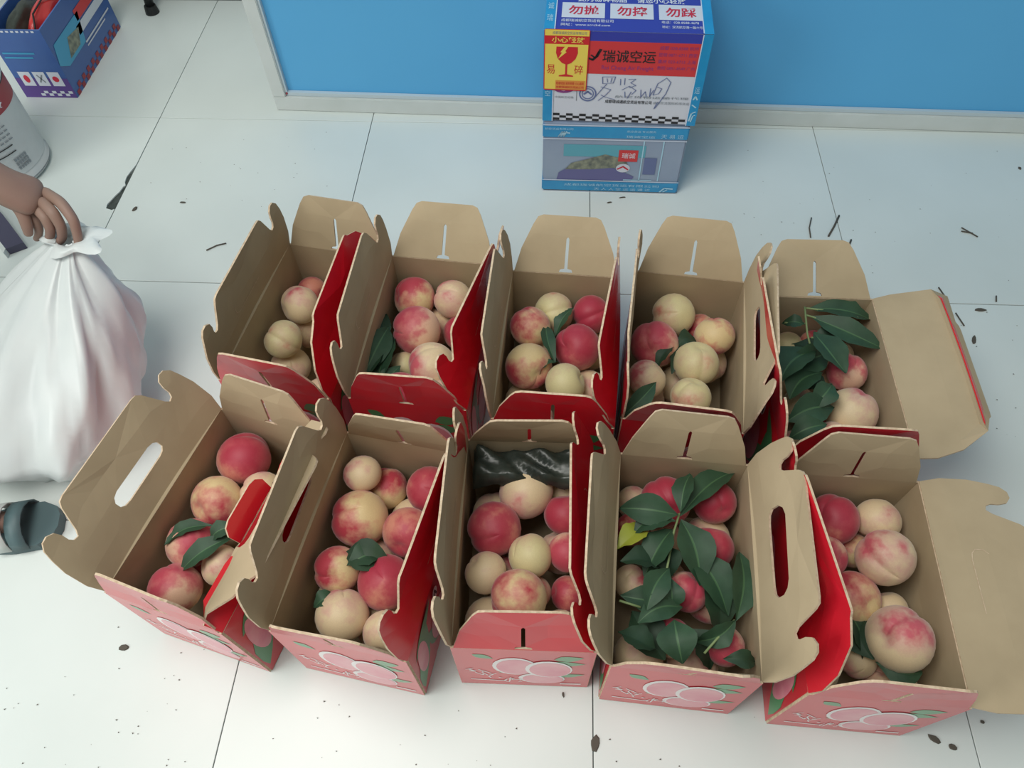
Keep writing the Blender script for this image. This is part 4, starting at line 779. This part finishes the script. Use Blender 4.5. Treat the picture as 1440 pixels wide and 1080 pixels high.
# sandals: footbed, straps, under each foot
def sandal(x0, y0, x1, y1):
    a = Vector((x0, y0, 0)); b = Vector((x1, y1, 0)); d = (b-a).normalized(); p = Vector((-d.y, d.x, 0)); ln = (b-a).length
    prof = [(0, .026), (.1, .034), (.3, .034), (.5, .036), (.7, .045), (.88, .044), (.97, .030), (1, .012)]
    out = [a+d*ln*s+p*w_ for s, w_ in prof]+[a+d*ln*s-p*w_ for s, w_ in reversed(prof)]
    o = slab('sandal_sole', [q-po for q in out], .001, .024, M['sandal'], pe)
    for s0, wd, hh in ((.78, .046, .050), (.66, .044, .060), (.30, .042, .078)):
        c = a+d*ln*s0; pts = []
        for k in range(9):
            th = math.pi*k/8; pts.append(c+p*wd*math.cos(th)+Vector((0, 0, .018+(hh)*math.sin(th)*.95))-po)
        vs_ = []; 
        for q in pts: vs_ += [q-d*.014, q+d*.014]
        s_ = link_mesh('sandal_strap', vs_, [(2*i, 2*i+1, 2*i+3, 2*i+2) for i in range(8)], M['sandal'] if s0 != .66 else M['alu'], pe, None, True)
        sm = s_.modifiers.new('solid', 'SOLIDIFY'); sm.thickness = .003
sandal(-1.26, -.672, -.995, -.610); sandal(-1.52, -.16, -1.27, -.15)

# ------------------------------------------------------------------ the white bag
def bagmesh():
    neck = at(92, 338, .345); vs_ = []; fs = []; nu, nv = 72, 30
    cen = Vector((-1.085, -.395, 0))
    def ringpt(s, a):
        # s 0 at the gathered neck, 1 at the floor
        k = min(1, s*1.15); c = Vector((neck.x, neck.y, 0)).lerp(cen, k**.8)
        z = neck.z*(1-s)**.85+.002
        grow = math.sin(min(1, s*1.25)*math.pi/2)**.9
        rx = .018+.165*grow; ry = .014+.165*grow
        if s > .8: rx *= 1-.25*(s-.8)/.2; ry *= 1-.25*(s-.8)/.2
        pl = 1+.10*math.sin(a*7+s*3)*(1-s*.6)+.06*math.sin(a*13+1-s*5)*(1-s*.5)+.035*math.sin(a*3+s*9)+.02*math.sin(a*23+s*17)
        pw = lambda t: math.copysign(abs(t)**.8, t)
        x = rx*pw(math.cos(a))*pl; y = ry*pw(math.sin(a))*pl
        return Vector((c.x+x, c.y+y, z))
    for i in range(nv+1):
        for j in range(nu): vs_.append(ringpt(i/nv, j*2*math.pi/nu))
    for i in range(nv):
        for j in range(nu): fs.append((i*nu+j, i*nu+(j+1) % nu, (i+1)*nu+(j+1) % nu, (i+1)*nu+j))
    fs.append(tuple(range(nv*nu, nv*nu+nu)))
    rt = empty('white_bag', (cen.x, cen.y, 0), 0, 'large white plastic bag held at its neck, standing beside the leftmost front carton', 'bag')
    o = link_mesh('bag_body', [v-cen for v in vs_], fs, M['bag'], rt, None, True)
    # ruffled mouth above the grip
    v2 = []; f2 = []; n2 = 40
    for i in range(6):
        for j in range(n2):
            a = j*2*math.pi/n2; r = .016+.008*i*(1+.35*math.sin(a*5+i)); v2.append((neck.x+r*math.cos(a)-cen.x+.004*i, neck.y+r*math.sin(a)*.7-cen.y, neck.z-.004+.009*i-.0016*i*i))
    for i in range(5):
        for j in range(n2): f2.append((i*n2+j, i*n2+(j+1) % n2, (i+1)*n2+(j+1) % n2, (i+1)*n2+j))
    link_mesh('bag_mouth', v2, f2, M['bag'], rt, None, True)
bagmesh()
